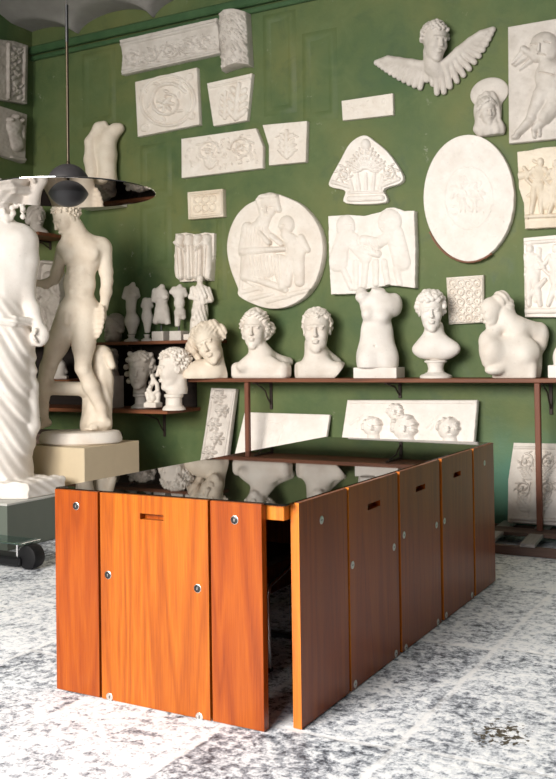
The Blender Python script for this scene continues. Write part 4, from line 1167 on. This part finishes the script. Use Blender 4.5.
def spiral(x, y, r, turns, h, w_, a0=0, dr=1, n=26, leaf=True):
    out = []; pts = []
    for i in range(n + 1):
        t = i / n; a = R(a0) + dr * turns * 2 * PI * t; rr = r * (1 - .86 * t); pts.append((x + rr * math.cos(a), y - rr * math.sin(a), w_ * (1 - .45 * t)))
    for a, b in zip(pts, pts[1:]): out.append(('c', a[0], a[1], a[2], b[0], b[1], b[2], h))
    if leaf:
        for i in range(1, n, 3):
            a = pts[i]; q = pts[i + 1]; dx, dy = q[0] - a[0], q[1] - a[1]; L = math.hypot(dx, dy) + 1e-6
            nx_, ny_ = -dy / L * dr, dx / L * dr
            out.append(('e', a[0] + nx_ * w_ * 2.0, a[1] + ny_ * w_ * 2.0, w_ * 2.0, w_ * .8, math.degrees(math.atan2(ny_ + dy / L * .7, nx_ + dx / L * .7)), h * .9))
    out.append(('e', x, y, w_ * 1.8, w_ * 1.8, 0, h * 1.5)); return out
def leafy(x, y, a, L, w_, h):
    out = []; c, s_ = math.cos(R(a)), math.sin(R(a))
    out.append(('c', x, y, w_ * .3, x + c * L, y + s_ * L, w_ * .2, h))
    for i in range(4):
        t = .15 + i * .22
        for sg in (-1, 1):
            out.append(('e', x + c * L * t - s_ * sg * w_ * .5, y + s_ * L * t + c * sg * w_ * .5, w_ * (.7 - .1 * i), w_ * .28, a + sg * 42, h * .9))
    return out
def rosette(x, y, r, n, h):
    out = [('e', x, y, r * .3, r * .3, 0, h * 1.4)]
    for i in range(n):
        a = 2 * PI * i / n; out.append(('e', x + math.cos(a) * r * .62, y + math.sin(a) * r * .62, r * .38, r * .22, math.degrees(a), h))
    return out
def scatter(x0, y0, x1, y1, n, r0, r1, h, seed, slope=0, shape=1.8):
    rg = random.Random(seed); out = []
    for i in range(n):
        x = rg.uniform(x0, x1); y = rg.uniform(y0, y1) + slope * (x - x0); r = rg.uniform(r0, r1)
        out.append(('e', x, y, r * shape, r, rg.uniform(0, 180), h * rg.uniform(.6, 1.1)))
    return out
def figure(x, y, h, sg=1, amp=3.0, arms=((-1, .5), (1, .6)), lean=0, skirt=False):
    """small standing relief figure: feet at (x,y), height h"""
    o = []; t = lambda a: x + lean * a
    o.append(('e', t(h), y - h * .92, h * .065, h * .085, 0, amp * 1.2))
    o.append(('e', t(h * .75), y - h * .72, h * .12, h * .16, 0, amp)); o.append(('e', t(h * .55), y - h * .54, h * .10, h * .12, 0, amp))
    o.append(('c', x - h * .04 + lean * h * .5, y - h * .5, h * .08, x - h * .06 * sg, y - h * .02, h * .04, amp)); o.append(('c', x + h * .05 + lean * h * .5, y - h * .5, h * .08, x + h * .12 * sg, y - h * .02, h * .04, amp))
    for s_, b in arms:
        o.append(('c', t(h * .8) + s_ * h * .1, y - h * .80, h * .045, t(h * .7) + s_ * h * .22, y - h * (.62), h * .035, amp * .9)); o.append(('c', t(h * .7) + s_ * h * .22, y - h * .62, h * .035, t(h * .7) + s_ * h * (.1), y - h * b, h * .028, amp * .8))
    if skirt:
        for k in range(6): o.append(('c', t(h * .5) + (k - 2.5) * h * .04, y - h * .5, h * .03, x + (k - 2.5) * h * .075, y, h * .03, amp * 1.1))
    return o

# long acanthus frieze
pr_ = []
for i in range(5): pr_ += spiral(134 + i * 18, 58 - i * 4.0, 8.5, 1.3, 2.6, 1.2, a0=180 * (i % 2), dr=1 if i % 2 else -1)
pr_ += [('c', 122, 45, 1.8, 218, 23, 1.8, 2.4), ('c', 122, 72, 1.6, 219, 50, 1.6, 1.8)] + scatter(126, 52, 215, 66, 60, .8, 1.5, 2.0, 3, -.22)
relief('acanthus_frieze', 'long plaster frieze slab carved with leafy scrolls, high under the cornice', 'relief', [(119.4, 40.2), (216.6, 18), (218.5, 35), (220, 53), (121.3, 74.7), (122.5, 56)], pr_, .055, M_grey, rough=.008, nth=420, rings=60)
# half-round ornament
pr_ = [('f', lambda X, Y: 14 * np.sqrt(np.clip(1 - ((X - 237.0 - (Y - 40) * .05) / 15.2) ** 2, 0, 1)))] + [('r', q[1], q[2], 1.2, q[1] + 1, q[2] + 1.2, 1.0, 1.1) for q in scatter(223, 16, 252, 70, 150, .9, 1.4, 1.3, 9)]
relief('half_column_fragment', 'half-round plaster column fragment covered in fine leaf carving, beside the long frieze', 'relief', [(222, 17), (230, 13.5), (240, 12.3), (249, 13.5), (252, 66.6), (244, 66.5), (234, 69), (224.6, 72.6)], pr_, .03, M_grey, nth=300, rings=70)
# rosette square
pr_ = [('o', 168, 101, 27, 25, 1.4, 2.2), ('o', 168, 101, 24, 22, .7, 1.2)] + spiral(168, 102, 20, 1.6, 3.2, 1.9, a0=30) + rosette(166, 104, 9, 7, 3.6)
for (x, y, a) in ((142, 87, 45), (192, 75, 135), (194, 118, 225), (143, 130, -45)): pr_ += leafy(x, y, a, 7, 4, 2)
relief('rosette_panel', 'square plaster panel with a large carved scroll rosette, below the long frieze', 'relief', [(135, 82), (196.6, 67.5), (199.4, 124.3), (137.7, 136.7)], pr_, .045, M_white, nth=340, rings=70)
# acanthus leaf trapezoid
pr_ = leafy(236, 118, -84, 34, 11, 3.5) + leafy(225, 118, -88, 26, 7, 2.4) + [('c', 209, 88, 1.3, 250, 79, 1.3, 1.6)]
relief('acanthus_relief', 'tapering plaster panel with one carved upright leaf, below the half-round fragment', 'relief', [(207, 83.4), (252, 73.3), (247, 120.3), (213.5, 126)], pr_, .045, M_white)
# wide broken panel
pr_ = spiral(208, 152, 12, 1.4, 2.6, 1.4, 0, 1) + spiral(242, 149, 12, 1.5, 2.8, 1.4, 180, -1) + leafy(210, 168, -80, 14, 6, 2.3) + scatter(186, 142, 226, 172, 30, .8, 1.6, 2.0, 5, -.1) + scatter(228, 136, 258, 164, 26, .8, 1.6, 2.0, 6)
relief('scroll_panel', 'wide plaster panel of scrolls with its right end cut to a point', 'relief', [(181.3, 139), (255.8, 128.3), (263, 146.4), (262.5, 168), (181.6, 178)], pr_, .045, M_white, nth=380)
pr_ = leafy(287, 157, -90, 26, 9, 2.6) + [('c', 279, 145, 1.1, 296, 145, 1.1, 2), ('c', 276, 137, .9, 286, 133, .9, 2), ('c', 298, 137, .9, 288, 133, .9, 2), ('c', 278, 150, .9, 284, 154, .9, 2), ('c', 297, 150, .9, 290, 154, .9, 2)]
relief('acanthus_relief', 'small notched plaster panel with a symmetrical leaf spray, right of the wide scroll panel', 'relief', [(262.5, 125), (307, 121), (305.7, 161.8), (269, 165.3), (269, 146)], pr_, .045, M_white)
# framed knot tile
pr_ = [('c', 190, 195, 1.3, 221, 192, 1.3, 1.6), ('c', 221, 192, 1.3, 221.5, 214, 1.3, 1.6), ('c', 221.5, 214, 1.3, 190.5, 217, 1.3, 1.6), ('c', 190.5, 217, 1.3, 190, 195, 1.3, 1.6)]
for i in range(3):
    for j in range(2): pr_ += [('o', 197.5 + i * 7.5, 200 + j * 8.5 - i * .6, 3.3, 3.6, .9, 1.6)]
relief('ornament_tile', 'small framed plaster tile with interlaced knots, above the three draped figures', 'relief', [(187.5, 192.3), (222.6, 188.8), (223.4, 216.5), (188.3, 219.3)], pr_, .05, M_cream, rings=50)
# large round relief, seated woman with child
T = [(271.4, 192.5), (285.3, 197), (301, 204.8), (315, 220.6), (321.9, 238.4), (321.9, 258.2), (316, 280), (305, 295.8), (289, 305.7), (273.4, 308.7), (257.6, 305.7), (239.8, 296.8), (237.8, 287.9), (230.9, 270), (227, 250.3), (229, 232.5), (235.8, 216.7), (245.7, 205.8), (256.6, 199.8), (261.5, 194.9)]
pr_ = [('e', 269, 206, 9, 12.5, 10, 7), ('c', 266, 217, 6, 260, 228, 8, 5), ('e', 258, 238, 13, 17, 0, 6.5), ('c', 248, 228, 6, 244, 252, 5.5, 6), ('c', 246, 252, 4.5, 270, 250, 3.5, 7), ('c', 270, 250, 3.2, 286, 249, 2.6, 7),
       ('e', 287, 225, 8, 9.5, 0, 7), ('c', 286, 234, 5, 292, 242, 8, 6), ('e', 296, 250, 10.5, 12, 0, 6), ('c', 298, 258, 7, 300, 282, 5, 5), ('c', 290, 260, 6, 288, 284, 4, 5), ('c', 301, 238, 4, 308, 250, 3, 4.5),
       ('e', 262, 265, 21, 14, -8, 6), ('c', 250, 258, 9, 246, 276, 6, 6), ('c', 280, 262, 8, 284, 286, 5, 6.5), ('c', 246, 277, 4, 262, 281, 3, 4), ('c', 262, 281, 4, 286, 290, 3, 4), ('c', 242, 279, 2, 240, 297, 2, 2.2), ('c', 243, 279, 1.5, 262, 290, 1.5, 2)]
for k in range(9): pr_ += [('g', 252 + k * 3.6, 256, .7, 256 + k * 3.4, 280, .5, 1.3)]
for k in range(6): pr_ += [('g', 250 + k * 3, 228, .5, 248 + k * 3.2, 246, .5, .9)]
pr_ += [('g', 264, 209, .8, 267, 209, .8, 1.2), ('g', 271, 208, .8, 274, 208, .8, 1.2), ('g', 266, 215, .6, 270, 215, .6, 1.2), ('c', 268.5, 207, .9, 268.5, 212, 1.3, 1.6, 6.6), ('g', 283, 226, .8, 286, 226, .8, 1), ('c', 258, 196, 3, 263, 215, 3, 5), ('c', 262, 197, 3, 276, 196, 3, 6.5), ('c', 276, 197, 3, 279, 210, 3, 5), ('c', 262, 233, 2, 270, 243, 2.5, 3, 5), ('c', 272, 236, 3, 282, 244, 3, 6)]
for (x, y) in ((300, 294), (280, 300), (262, 298), (250, 292)): pr_ += [('c', x - 12, y + 1, 2.5, x + 10, y - 4, 2, 2)]
relief('round_relief', 'large round plaster relief of a seated draped woman with a child at her knee', 'relief', T, pr_, .075, M_white, nth=460, rings=120, smooth=True, hs=.85)
# plaque
relief('plaque', 'narrow plain rectangular plaster plaque below the winged head', 'relief', [(341.5, 101), (392.7, 93.3), (393.2, 114.8), (342.7, 120.4)], scatter(347, 104, 388, 115, 26, .5, 1.0, .7, 12, -.14), .035, M_white, rings=40)
# palmette
pr_ = [('c', 350, 199, 3, 382, 198, 3, 2.8), ('c', 349, 193, 1.5, 383, 192, 1.5, 2)]
for x, y, a in ((352, 190, 0), (359, 189, 0), (366, 189, 0), (373, 189, 0), (380, 190, 0)): pr_ += [('c', x, y, 2.2, x + (x - 366) * .25, y - 15, 1.6, 1.8)]
pr_ += spiral(345, 175, 7, 1.1, 3, 1.5, 90, 1) + spiral(389, 174, 7, 1.1, 3, 1.5, 90, -1)
for a in (-150, -125, -105, -90, -75, -55, -30): pr_ += leafy(366 + 6 * math.cos(R(a)), 172 + 4 * math.sin(R(a)), a, 20 if a in (-90, -105, -75) else 16, 6, 3)
pr_ += [('e', 366, 145, 5, 6, 0, 4)] + [('c', 333, 182, 2, 350, 187, 2, 2.2), ('c', 399, 179, 2, 384, 185, 2, 2.2)]
relief('palmette_ornament', 'arrow-shaped plaster palmette ornament with curled leaves, left of the big oval', 'relief', [(364, 135.3), (375, 141.6), (389, 154), (402.3, 174.8), (400, 183), (386.5, 187.5), (383.5, 191), (385, 202.4), (346, 203.2), (345.5, 192.4), (342, 189.5), (330.5, 186.7), (329.7, 180.3), (340.7, 159.6), (350.4, 143)], pr_, .05, M_bright, nth=420, rings=90, smooth=True)
# two heads leaning together
pr_ = [('e', 346, 227, 9.5, 12, 0, 6), ('c', 343, 238, 7, 338, 262, 10, 4.5), ('c', 352, 240, 8, 366, 258, 6, 4), ('e', 390, 222, 12, 13, 0, 6.5), ('c', 395, 234, 9, 402, 262, 9, 4.5), ('c', 386, 238, 6, 372, 248, 5, 4.5),
       ('c', 364, 240, 5, 380, 243, 5, 5), ('c', 362, 250, 4, 378, 254, 4, 5), ('c', 340, 262, 3, 352, 288, 3, 3), ('c', 376, 262, 3.5, 376, 284, 3, 3.2), ('c', 384, 262, 3.5, 388, 284, 3, 3.0), ('c', 366, 262, 3.5, 364, 286, 3, 3.0), ('c', 356, 262, 3, 356, 288, 3, 2.4), ('c', 396, 268, 3, 400, 284, 3, 2.2)]
for i in range(7): pr_ += [('g', 358 + i * 3.5, 240 + (i % 3) * 4, .8, 362 + i * 3.2, 250 + (i % 2) * 4, .6, 1.4)]
pr_ += [('g', 350, 224, .8, 353, 224, .7, 1), ('g', 383, 220, .8, 386, 220, .7, 1), ('g', 351, 231, .6, 354, 231, .6, 1), ('g', 382, 228, .6, 385, 228, .6, 1)]
relief('two_heads_relief', 'pale plaster slab with two heads leaning together, above the armless torso', 'relief', [(328.3, 216.2), (347.6, 214.8), (364, 216), (380.8, 212), (387, 208), (394.6, 207.4), (404, 211), (414, 210.7), (415.5, 250), (414.8, 288), (390, 285), (365.6, 289), (357.3, 293.6), (331, 294.4), (329, 255)], pr_, .07, M_bright, nth=460, rings=100, rough=.006, hs=.7)
# large oval
ov = []
for i in range(64):
    a = 2 * PI * i / 64; sx_ = math.cos(a); sy_ = math.sin(a)
    ov.append((468.7 + 45.2 * sx_ * (1 - .05 * sy_ * sy_ * (1 if sy_ > 0 else 0)), 198 + 63.3 * sy_))
pr_ = [('o', 468.7, 198, 24, 31, .7, .8), ('f', lambda X, Y: .5 * np.sin(.5 * X) * np.sin(.4 * Y))] + scatter(452, 178, 484, 216, 46, .7, 2.1, 1.3, 17) + figure(462, 212, 26, 1, 1.5) + figure(475, 212, 26, -1, 1.5)
relief('oval_relief', 'largest oval plaster disc, faint figures at its centre, chipped reddish rim', 'relief', ov, pr_, .06, M_bright, nth=420, rings=90, hs=.8)
ovo = bpy.data.objects['oval_relief']
MB().tube([onY(468.7 + 46.0 * math.cos(R(a)), 198 + 64.0 * math.sin(R(a)), WY - .052) - ovo.location for a in range(60, 150, 4)], [.004 + .005 * abs(math.sin(a * .35)) for a in range(60, 150, 4)], 8).build('chipped_edge', M_red, ovo)
# putto slab
pr_ = [('e', 545, 48, 15, 16, 0, 9), ('e', 553, 78, 18, 19, 0, 9), ('c', 548, 66, 9, 553, 74, 12, 8), ('c', 536, 58, 5, 524, 50, 4, 6), ('c', 524, 52, 3.5, 513, 64, 1.5, 4), ('c', 528, 56, 3, 515, 66, 1.2, 3.5), ('c', 532, 60, 3, 520, 70, 1.2, 3),
       ('e', 552, 92, 17, 15, 0, 9), ('c', 542, 96, 9, 533, 118, 6.5, 9), ('c', 533, 118, 5.5, 518, 134, 3.2, 6.5), ('e', 516, 137, 5, 3, 160, 5), ('c', 560, 98, 10, 545, 118, 7, 8.5), ('c', 545, 118, 6, 535, 130, 3.5, 6), ('c', 534, 128, 2.6, 535, 137, 2, 4), ('c', 540, 128, 2, 540, 136, 1.6, 3.6), ('c', 560, 70, 7, 590, 60, 5, 7),
       ('g', 541, 74, 1, 556, 78, 1, 2), ('g', 533, 46, 1, 538, 46, 1, 2), ('g', 547, 44, 1, 552, 45, 1, 2), ('g', 540, 56, .8, 547, 57, .8, 2), ('c', 542, 47, 1.2, 541, 53, 1.8, 2, 8.6)]
relief('winged_infant_relief', 'tall grey plaster slab with a winged chubby infant, upper right border', 'relief', [(508, 27), (556, 18.7), (604, 10), (604, 134), (556, 138.6), (509, 143.4)], pr_, .05, M_grey, nth=420, rings=100)
pr_ = figure(535, 214, 56, 1, 3.5, lean=.1) + figure(556, 214, 54, -1, 3.5) + figure(575, 213, 54, 1, 3) + [('c', 520, 176, 4, 536, 172, 3, 3), ('c', 526, 217, 2, 590, 214, 2, 3), ('e', 548, 196, 9, 14, 10, 3.5), ('c', 524, 168, 2, 534, 180, 2, 3)] + scatter(524, 158, 580, 205, 30, 1.2, 2.6, 2.6, 23)
relief('battle_relief', 'yellowed broken plaster slab with struggling figures, below the winged infant slab', 'relief', [(517.2, 152), (530, 150.3), (543.4, 147.5), (556, 146.5), (592, 142), (592, 224), (556, 227), (525, 228.7), (524, 203.5), (519, 188)], pr_, .06, M_yell, nth=420, rings=90, rough=.008)
pr_ = figure(533, 306, 62, 1, 3.2, lean=-.05) + figure(556, 306, 62, -1, 3.2) + figure(578, 305, 60, 1, 3.2, skirt=True) + [('c', 526, 243, 2, 592, 238, 2, 2.4), ('c', 526, 311, 3, 592, 310, 3, 2.4), ('c', 539, 250, 3, 536, 300, 3, 2), ('c', 528, 298, 3, 545, 280, 2.5, 3)]
relief('figures_relief', 'white plaster slab of tall slender figures at right border, above the long shelf', 'relief', [(523.6, 238), (556, 235), (592, 232), (592, 317.5), (524.9, 317)], pr_, .06, M_bright, nth=380, rings=90)
pr_ = [('c', 448, 280, 1, 482, 277.5, 1, 1.2), ('c', 482, 277.5, 1, 482.5, 321, 1, 1.2), ('c', 482.5, 321, 1, 450, 322.5, 1, 1.2), ('c', 450, 322.5, 1, 448, 280, 1, 1.2)]
rg_ = random.Random(4)
for i in range(4):
    for j in range(5): pr_ += [('o', 453 + i * 8 + rg_.uniform(-1, 1), 284 + j * 8.6 + rg_.uniform(-1, 1), 3.4, 3.6, 1.1, 1.9), ('e', 453 + i * 8, 284 + j * 8.6, 1.3, 1.3, 0, 1.8)]
relief('ornament_tile', 'square yellowish plaster tile of dense curls, between youth bust and twisting torso', 'relief', [(446.3, 277.6), (483.5, 275), (484, 322.5), (448.8, 324.4)], pr_, .035, M_white, rings=70)
# three draped figures
pr_ = []
for k, x in enumerate((181, 190, 199, 208)):
    pr_ += [('c', x, 238, 4.2, x + (k - 1.5) * .6, 276, 4.6, 7), ('e', x, 243, 4.4, 6, 0, 7.6)]
for k in range(12): pr_ += [('g', 178 + k * 2.9, 246, .6, 180 + k * 2.6, 280, .7, 2.0)]
pr_ += [('c', 178, 243, 2, 189, 251, 1.8, 8.5), ('c', 207, 242, 2, 198, 251, 1.8, 8.5)]
relief('draped_figures_relief', 'thick plaster fragment of headless draped figures in a row, above small torsos', 'relief', [(175.6, 234), (186, 232.5), (196, 234.5), (205, 232.5), (214.3, 233.3), (213.5, 258), (212, 280.5), (196, 281), (179.8, 282), (177, 268), (174, 256.5), (176.5, 246)], pr_, .04, M_white, rings=80, rough=.012)
# left wall reliefs
pr_ = [('c', 8, 44, 1.5, 8, 98, 1.5, 3), ('c', 24, 48, 1.5, 23, 100, 1.5, 3)] + scatter(11, 48, 21, 98, 40, 1.2, 2.4, 3, 31)
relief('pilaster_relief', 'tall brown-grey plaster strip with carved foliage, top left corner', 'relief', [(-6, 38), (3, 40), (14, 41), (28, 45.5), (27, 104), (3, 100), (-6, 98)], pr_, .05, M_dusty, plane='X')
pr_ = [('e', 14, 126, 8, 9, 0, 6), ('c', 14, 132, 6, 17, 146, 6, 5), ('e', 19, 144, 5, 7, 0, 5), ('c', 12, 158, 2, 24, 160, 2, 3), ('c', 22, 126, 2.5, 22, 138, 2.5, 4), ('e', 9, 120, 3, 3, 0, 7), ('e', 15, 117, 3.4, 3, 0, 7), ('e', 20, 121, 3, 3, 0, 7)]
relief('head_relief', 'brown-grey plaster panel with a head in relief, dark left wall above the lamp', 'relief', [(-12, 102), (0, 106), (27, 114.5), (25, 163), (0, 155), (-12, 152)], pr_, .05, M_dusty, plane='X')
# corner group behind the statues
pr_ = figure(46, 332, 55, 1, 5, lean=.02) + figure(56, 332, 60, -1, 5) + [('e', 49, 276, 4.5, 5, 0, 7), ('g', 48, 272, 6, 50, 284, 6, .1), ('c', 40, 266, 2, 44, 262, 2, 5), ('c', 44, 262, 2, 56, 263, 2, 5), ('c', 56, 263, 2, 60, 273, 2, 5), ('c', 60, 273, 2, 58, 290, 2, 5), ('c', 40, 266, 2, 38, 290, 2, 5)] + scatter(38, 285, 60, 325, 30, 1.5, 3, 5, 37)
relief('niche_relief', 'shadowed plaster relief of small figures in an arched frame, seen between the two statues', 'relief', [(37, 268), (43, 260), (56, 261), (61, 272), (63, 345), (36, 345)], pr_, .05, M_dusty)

# leaning slabs below the long shelf, standing on the timber base
def yb_(x, Yw=6.30): 
    q = onY(x, 450, Yw); return float(topx(q.x, Yw, .079)[1])
def slab(name, label, pts, prims, th, mat, Yb, top_y=6.386, **kw):
    o = relief(name, label, 'relief', pts, prims, th, mat, Yw=6.30, **kw)
    hgt = o.dimensions.z if o.dimensions.z > 0 else 1
    zs = [v.co.z for v in o.data.vertices]; hgt = max(zs)
    a = math.asin((top_y - Yb) / hgt)
    k = onY(pts[0][0], pts[0][1], 6.30)
    o.rotation_euler.x = -a; o.location.y = Yb; o.location.z = .0788 + th * math.sin(a); o.location.x -= .035; return o
pr_ = [('c', 211, 391, 1.2, 203, 505, 1.2, 1.4), ('c', 232, 392, 1.2, 224, 505, 1.2, 1.4)]
for i in range(8): pr_ += rosette(221 - i * 1.0 + (3 if i % 2 else -3), 397 + i * 14, 7.5, 6, 4.5) + leafy(219 - i * 1.1, 392 + i * 14, 60 if i % 2 else 120, 9, 5, 3)
slab('floral_strip', 'narrow grey-white plaster strip of carved flowers leaning under the left end of the long shelf', [(209, 387.6), (234, 388.6), (229, yb_(229)), (203, yb_(203))], pr_, .045, M_grey, 6.24, nth=360, rings=90)
pr_ = [('g', 267, 420, .8, 284, 424, .8, 1.0), ('g', 284, 424, .8, 280, 446, .8, 1.0), ('g', 267, 420, .8, 262, 450, .8, 1.0), ('e', 276, 470, 14, 30, 0, 2)]
slab('plain_slab', 'plain white plaster slab leaning under the long shelf beside the left post', [(242.7, 411.5), (329, 414), (324, yb_(324)), (233, yb_(233))], pr_, .03, M_bright, 6.22, rings=50)
pr_ = [('c', 349, 402, 2, 477, 402, 2, 1.2)]
for (x, y, r, sd_) in ((375, 427, 9.5, 1), (397, 412, 8, 2), (408, 428, 12.5, 3), (452, 429, 11, 4)):
    pr_ += [('e', x, y, r, r * 1.02, 0, r * .85), ('c', x + r * .1, y + r * .7, r * .6, x + r * .2, y + r * 1.6, r * .7, r * .55)]
    rg_ = random.Random(sd_)
    for i in range(16):
        a = rg_.uniform(-200, 20); q = .86
        pr_ += [('e', x + r * q * math.cos(R(a)), y + r * q * math.sin(R(a)), r * .22, r * .17, a, r * .25, r * .42)]
    pr_ += [('g', x - r * .1, y - r * .05, 1, x + r * .12, y, .9, 1.5), ('g', x + r * .4, y + r * .05, .9, x + r * .6, y + r * .08, .9, 1.5), ('g', x + r * .1, y + r * .55, .6, x + r * .4, y + r * .55, .6, 1.2), ('c', x + r * .26, y, 1, x + r * .26, y + r * .32, 1.4, 1.8, r * .78)]
pr_ += [('c', 353, 425, 1, 360, 418, 1, 1), ('c', 360, 422, 1, 364, 416, 1, 1), ('c', 430, 428, 1, 436, 420, 1, 1), ('c', 434, 430, 1, 440, 417, 1, 1)]
slab('heads_relief', 'wide white plaster slab with four small heads, leaning behind the far table end', [(347.6, 400), (479, 400), (475, yb_(475)), (339, yb_(339))], pr_, .05, M_bright, 6.24, top_y=6.375, nth=480, rings=130)
pr_ = [('c', 541, 452, 3, 541, 520, 4, 2.5), ('c', 520, 520, 2, 600, 524, 2, 2.2), ('c', 517, 448, 1.4, 600, 449, 1.4, 1.8)]
for sg in (-1, 1):
    pr_ += spiral(541 + sg * 12, 463, 9, 1.2, 2.4, 1.3, 90, sg) + spiral(541 + sg * 13, 490, 9, 1.2, 2.6, 1.3, -90, -sg) + leafy(541 + sg * 4, 512, -90 + sg * 38, 18, 7, 2.2) + leafy(541 + sg * 4, 480, -90 + sg * 40, 16, 6, 2.2)
pr_ += spiral(583, 470, 12, 1.3, 2.4, 1.4) + spiral(583, 500, 12, 1.3, 2.4, 1.4, 180)
slab('ornate_slab', 'pale plaster slab with vase ornament standing on the timber base, right border', [(515.5, 442.6), (556, 443.4), (604, 444.5), (604, yb_(604)), (517, yb_(517)), (513.5, 481)], pr_, .045, M_grey, 6.20, nth=420, rings=90)

# ---------------------------------------------------------------- three-dimensional casts hung on the wall
def wall_sculpt(px, py, x0, x1, y0, y1, out=18, step=.8):
    O = onY(px, py, WY - .001)
    return Sculpt(O, (x0 - px - 2, -out * 1.3 - abs(x1 - x0) * .45, py - y1 - 3), (x1 - px + 2, abs(x1 - x0) * .45 + 4, py - y0 + 4), step)
# winged head
S = wall_sculpt(434, 64, 370, 498, 15, 100, 24)
def pw(x, y, off=0.0):
    """point at picture (x,y) on the plane `off` units in front of the wall"""
    q = onY(x, y, WY - .001 - off * S.u); w_ = np.array(q) - np.array(S.O)
    return np.array([w_[0] * CT + w_[1] * ST, -w_[0] * ST + w_[1] * CT, w_[2]]) / S.u
head(S, pw(435, 42, 11), 40, 16, 12, 4, 'curly', pw(434, 66, 6), .24, seed=71, full=1.0, ears=False)
def wing(root, tip, n, fl, sg, lift):
    for i in range(n):
        t = i / (n - 1); x = root[0] + (tip[0] - root[0]) * t; y = root[1] + (tip[1] - root[1]) * t - lift * math.sin(PI * t)
        a = R(80 * (1 - t) + (18 if sg < 0 else -20) * t) if True else 0
        L = fl * (1.0 - .45 * t)
        dx, dy = sg * math.cos(a), math.sin(a)
        S.cap(pw(x, y, 6 - 2 * t), pw(x + dx * L, y + dy * L, 3), 3.6, 3.0, 1.0)
        S.cap(pw(x, y, 8 - 2 * t), pw(x + dx * L * .55, y + dy * L * .55, 5.5), 2.8, 2.2, .7)
    for t0, t1 in ((0, .35), (.35, .7), (.7, 1)):
        q = lambda t: pw(root[0] + (tip[0] - root[0]) * t, root[1] + (tip[1] - root[1]) * t - lift * math.sin(PI * t), 7 - 2 * t)
        S.cap(q(t0), q(t1), 5.2 - 2.2 * t0, 5.2 - 2.2 * t1, 2)
wing((424, 66), (388, 59), 11, 22, -1, 0); wing((446, 64), (481, 34), 11, 23, 1, 2)
for (x, y, x2, y2) in ((430, 66, 433, 84), (436, 66, 437, 93), (441, 66, 444, 92), (427, 68, 427, 80), (446, 66, 449, 80)): S.cap(pw(x, y, 7), pw(x2, y2, 3), 4.2, 3.0, .8)
S.cap(pw(434, 62, 6), pw(437, 72, 6), 8, 7, 3)
S.wall(WY - .001); tag(S.build('cherub_ornament', M_grey), 'plaster winged infant head with spread feathered wings, high on the green wall', 'ornament')
# veiled head with halo
S = wall_sculpt(490, 110, 468, 512, 74, 142, 20, .7)
hc = pw(489.3, 93, 1)
S.ell(hc, (19.6, 3.5, 15.5), MW, .6); S.ell(pw(490, 95, 6), (14, 4, 11.5), MW, 1, '-')
S.ell(pw(488, 112, 5), (14, 9, 21), rotm(-20), 3, disp=folds(.9, .5, (1, 0, .2))); S.cap(pw(482, 128, 4), pw(497, 129, 4), 9, 9, 3, disp=folds(.9, .5, (1, 0, .2)))
S.ell(pw(487, 112, 14), (9.5, 6, 13), rotm(-15), 1.0, '-')
head(S, pw(487, 111, 10), 28, 5, 14, -4, 'wavy', pw(488, 128, 6), .2, seed=73, ears=False)
S.plane(pw(490, 137, 0), (0, 0, -1), 1)
S.wall(WY - .001); tag(S.build('veiled_head', M_grey), 'plaster veiled head with a round halo behind it, above the big oval', 'ornament')
# pair of lower legs on a small ledge
zl = onY(105, 206, WY - .05).z
lx0, lx1 = onY(88, 207, WY - .1).x, onY(121, 207, WY - .1).x
o = MB().box((-(lx1 - lx0) / 2, -.20, -.022), ((lx1 - lx0) / 2 + .03, 0, 0), .003).build('wall_ledge', M_bright); o.location = ((lx0 + lx1) / 2 - .04, WY - .001, zl)
tag(o, 'small white wall ledge under the plaster legs, just right of the lamp disc', 'shelf')
O = on_shelf(105, WY - .10, zl); S = Sculpt(O, (-24, -14, -2), (24, 14, 98), .8); p = S.p
S.chain([p(94, 206, 1), p(93, 185, 1), p(91, 160, 0), p(90, 142, 0), p(99, 128, 0), p(104, 125, 0)], [6, 6, 6.8, 5, 5.5, 4.2], 3)
S.chain([p(107, 206, -1), p(108, 180, -1), p(107, 155, -1), p(108, 138, 0), p(116, 130, -1), p(120, 128, -2)], [8.5, 8.5, 9.5, 8.5, 6.2, 4.4], 4)
S.ell(p(102, 145, 0), (8, 6, 16), None, 3)
S.floor(); tag(S.build('leg_fragment', M_cream), 'tan plaster fragment of two bare legs on the small upper left ledge', 'fragment')
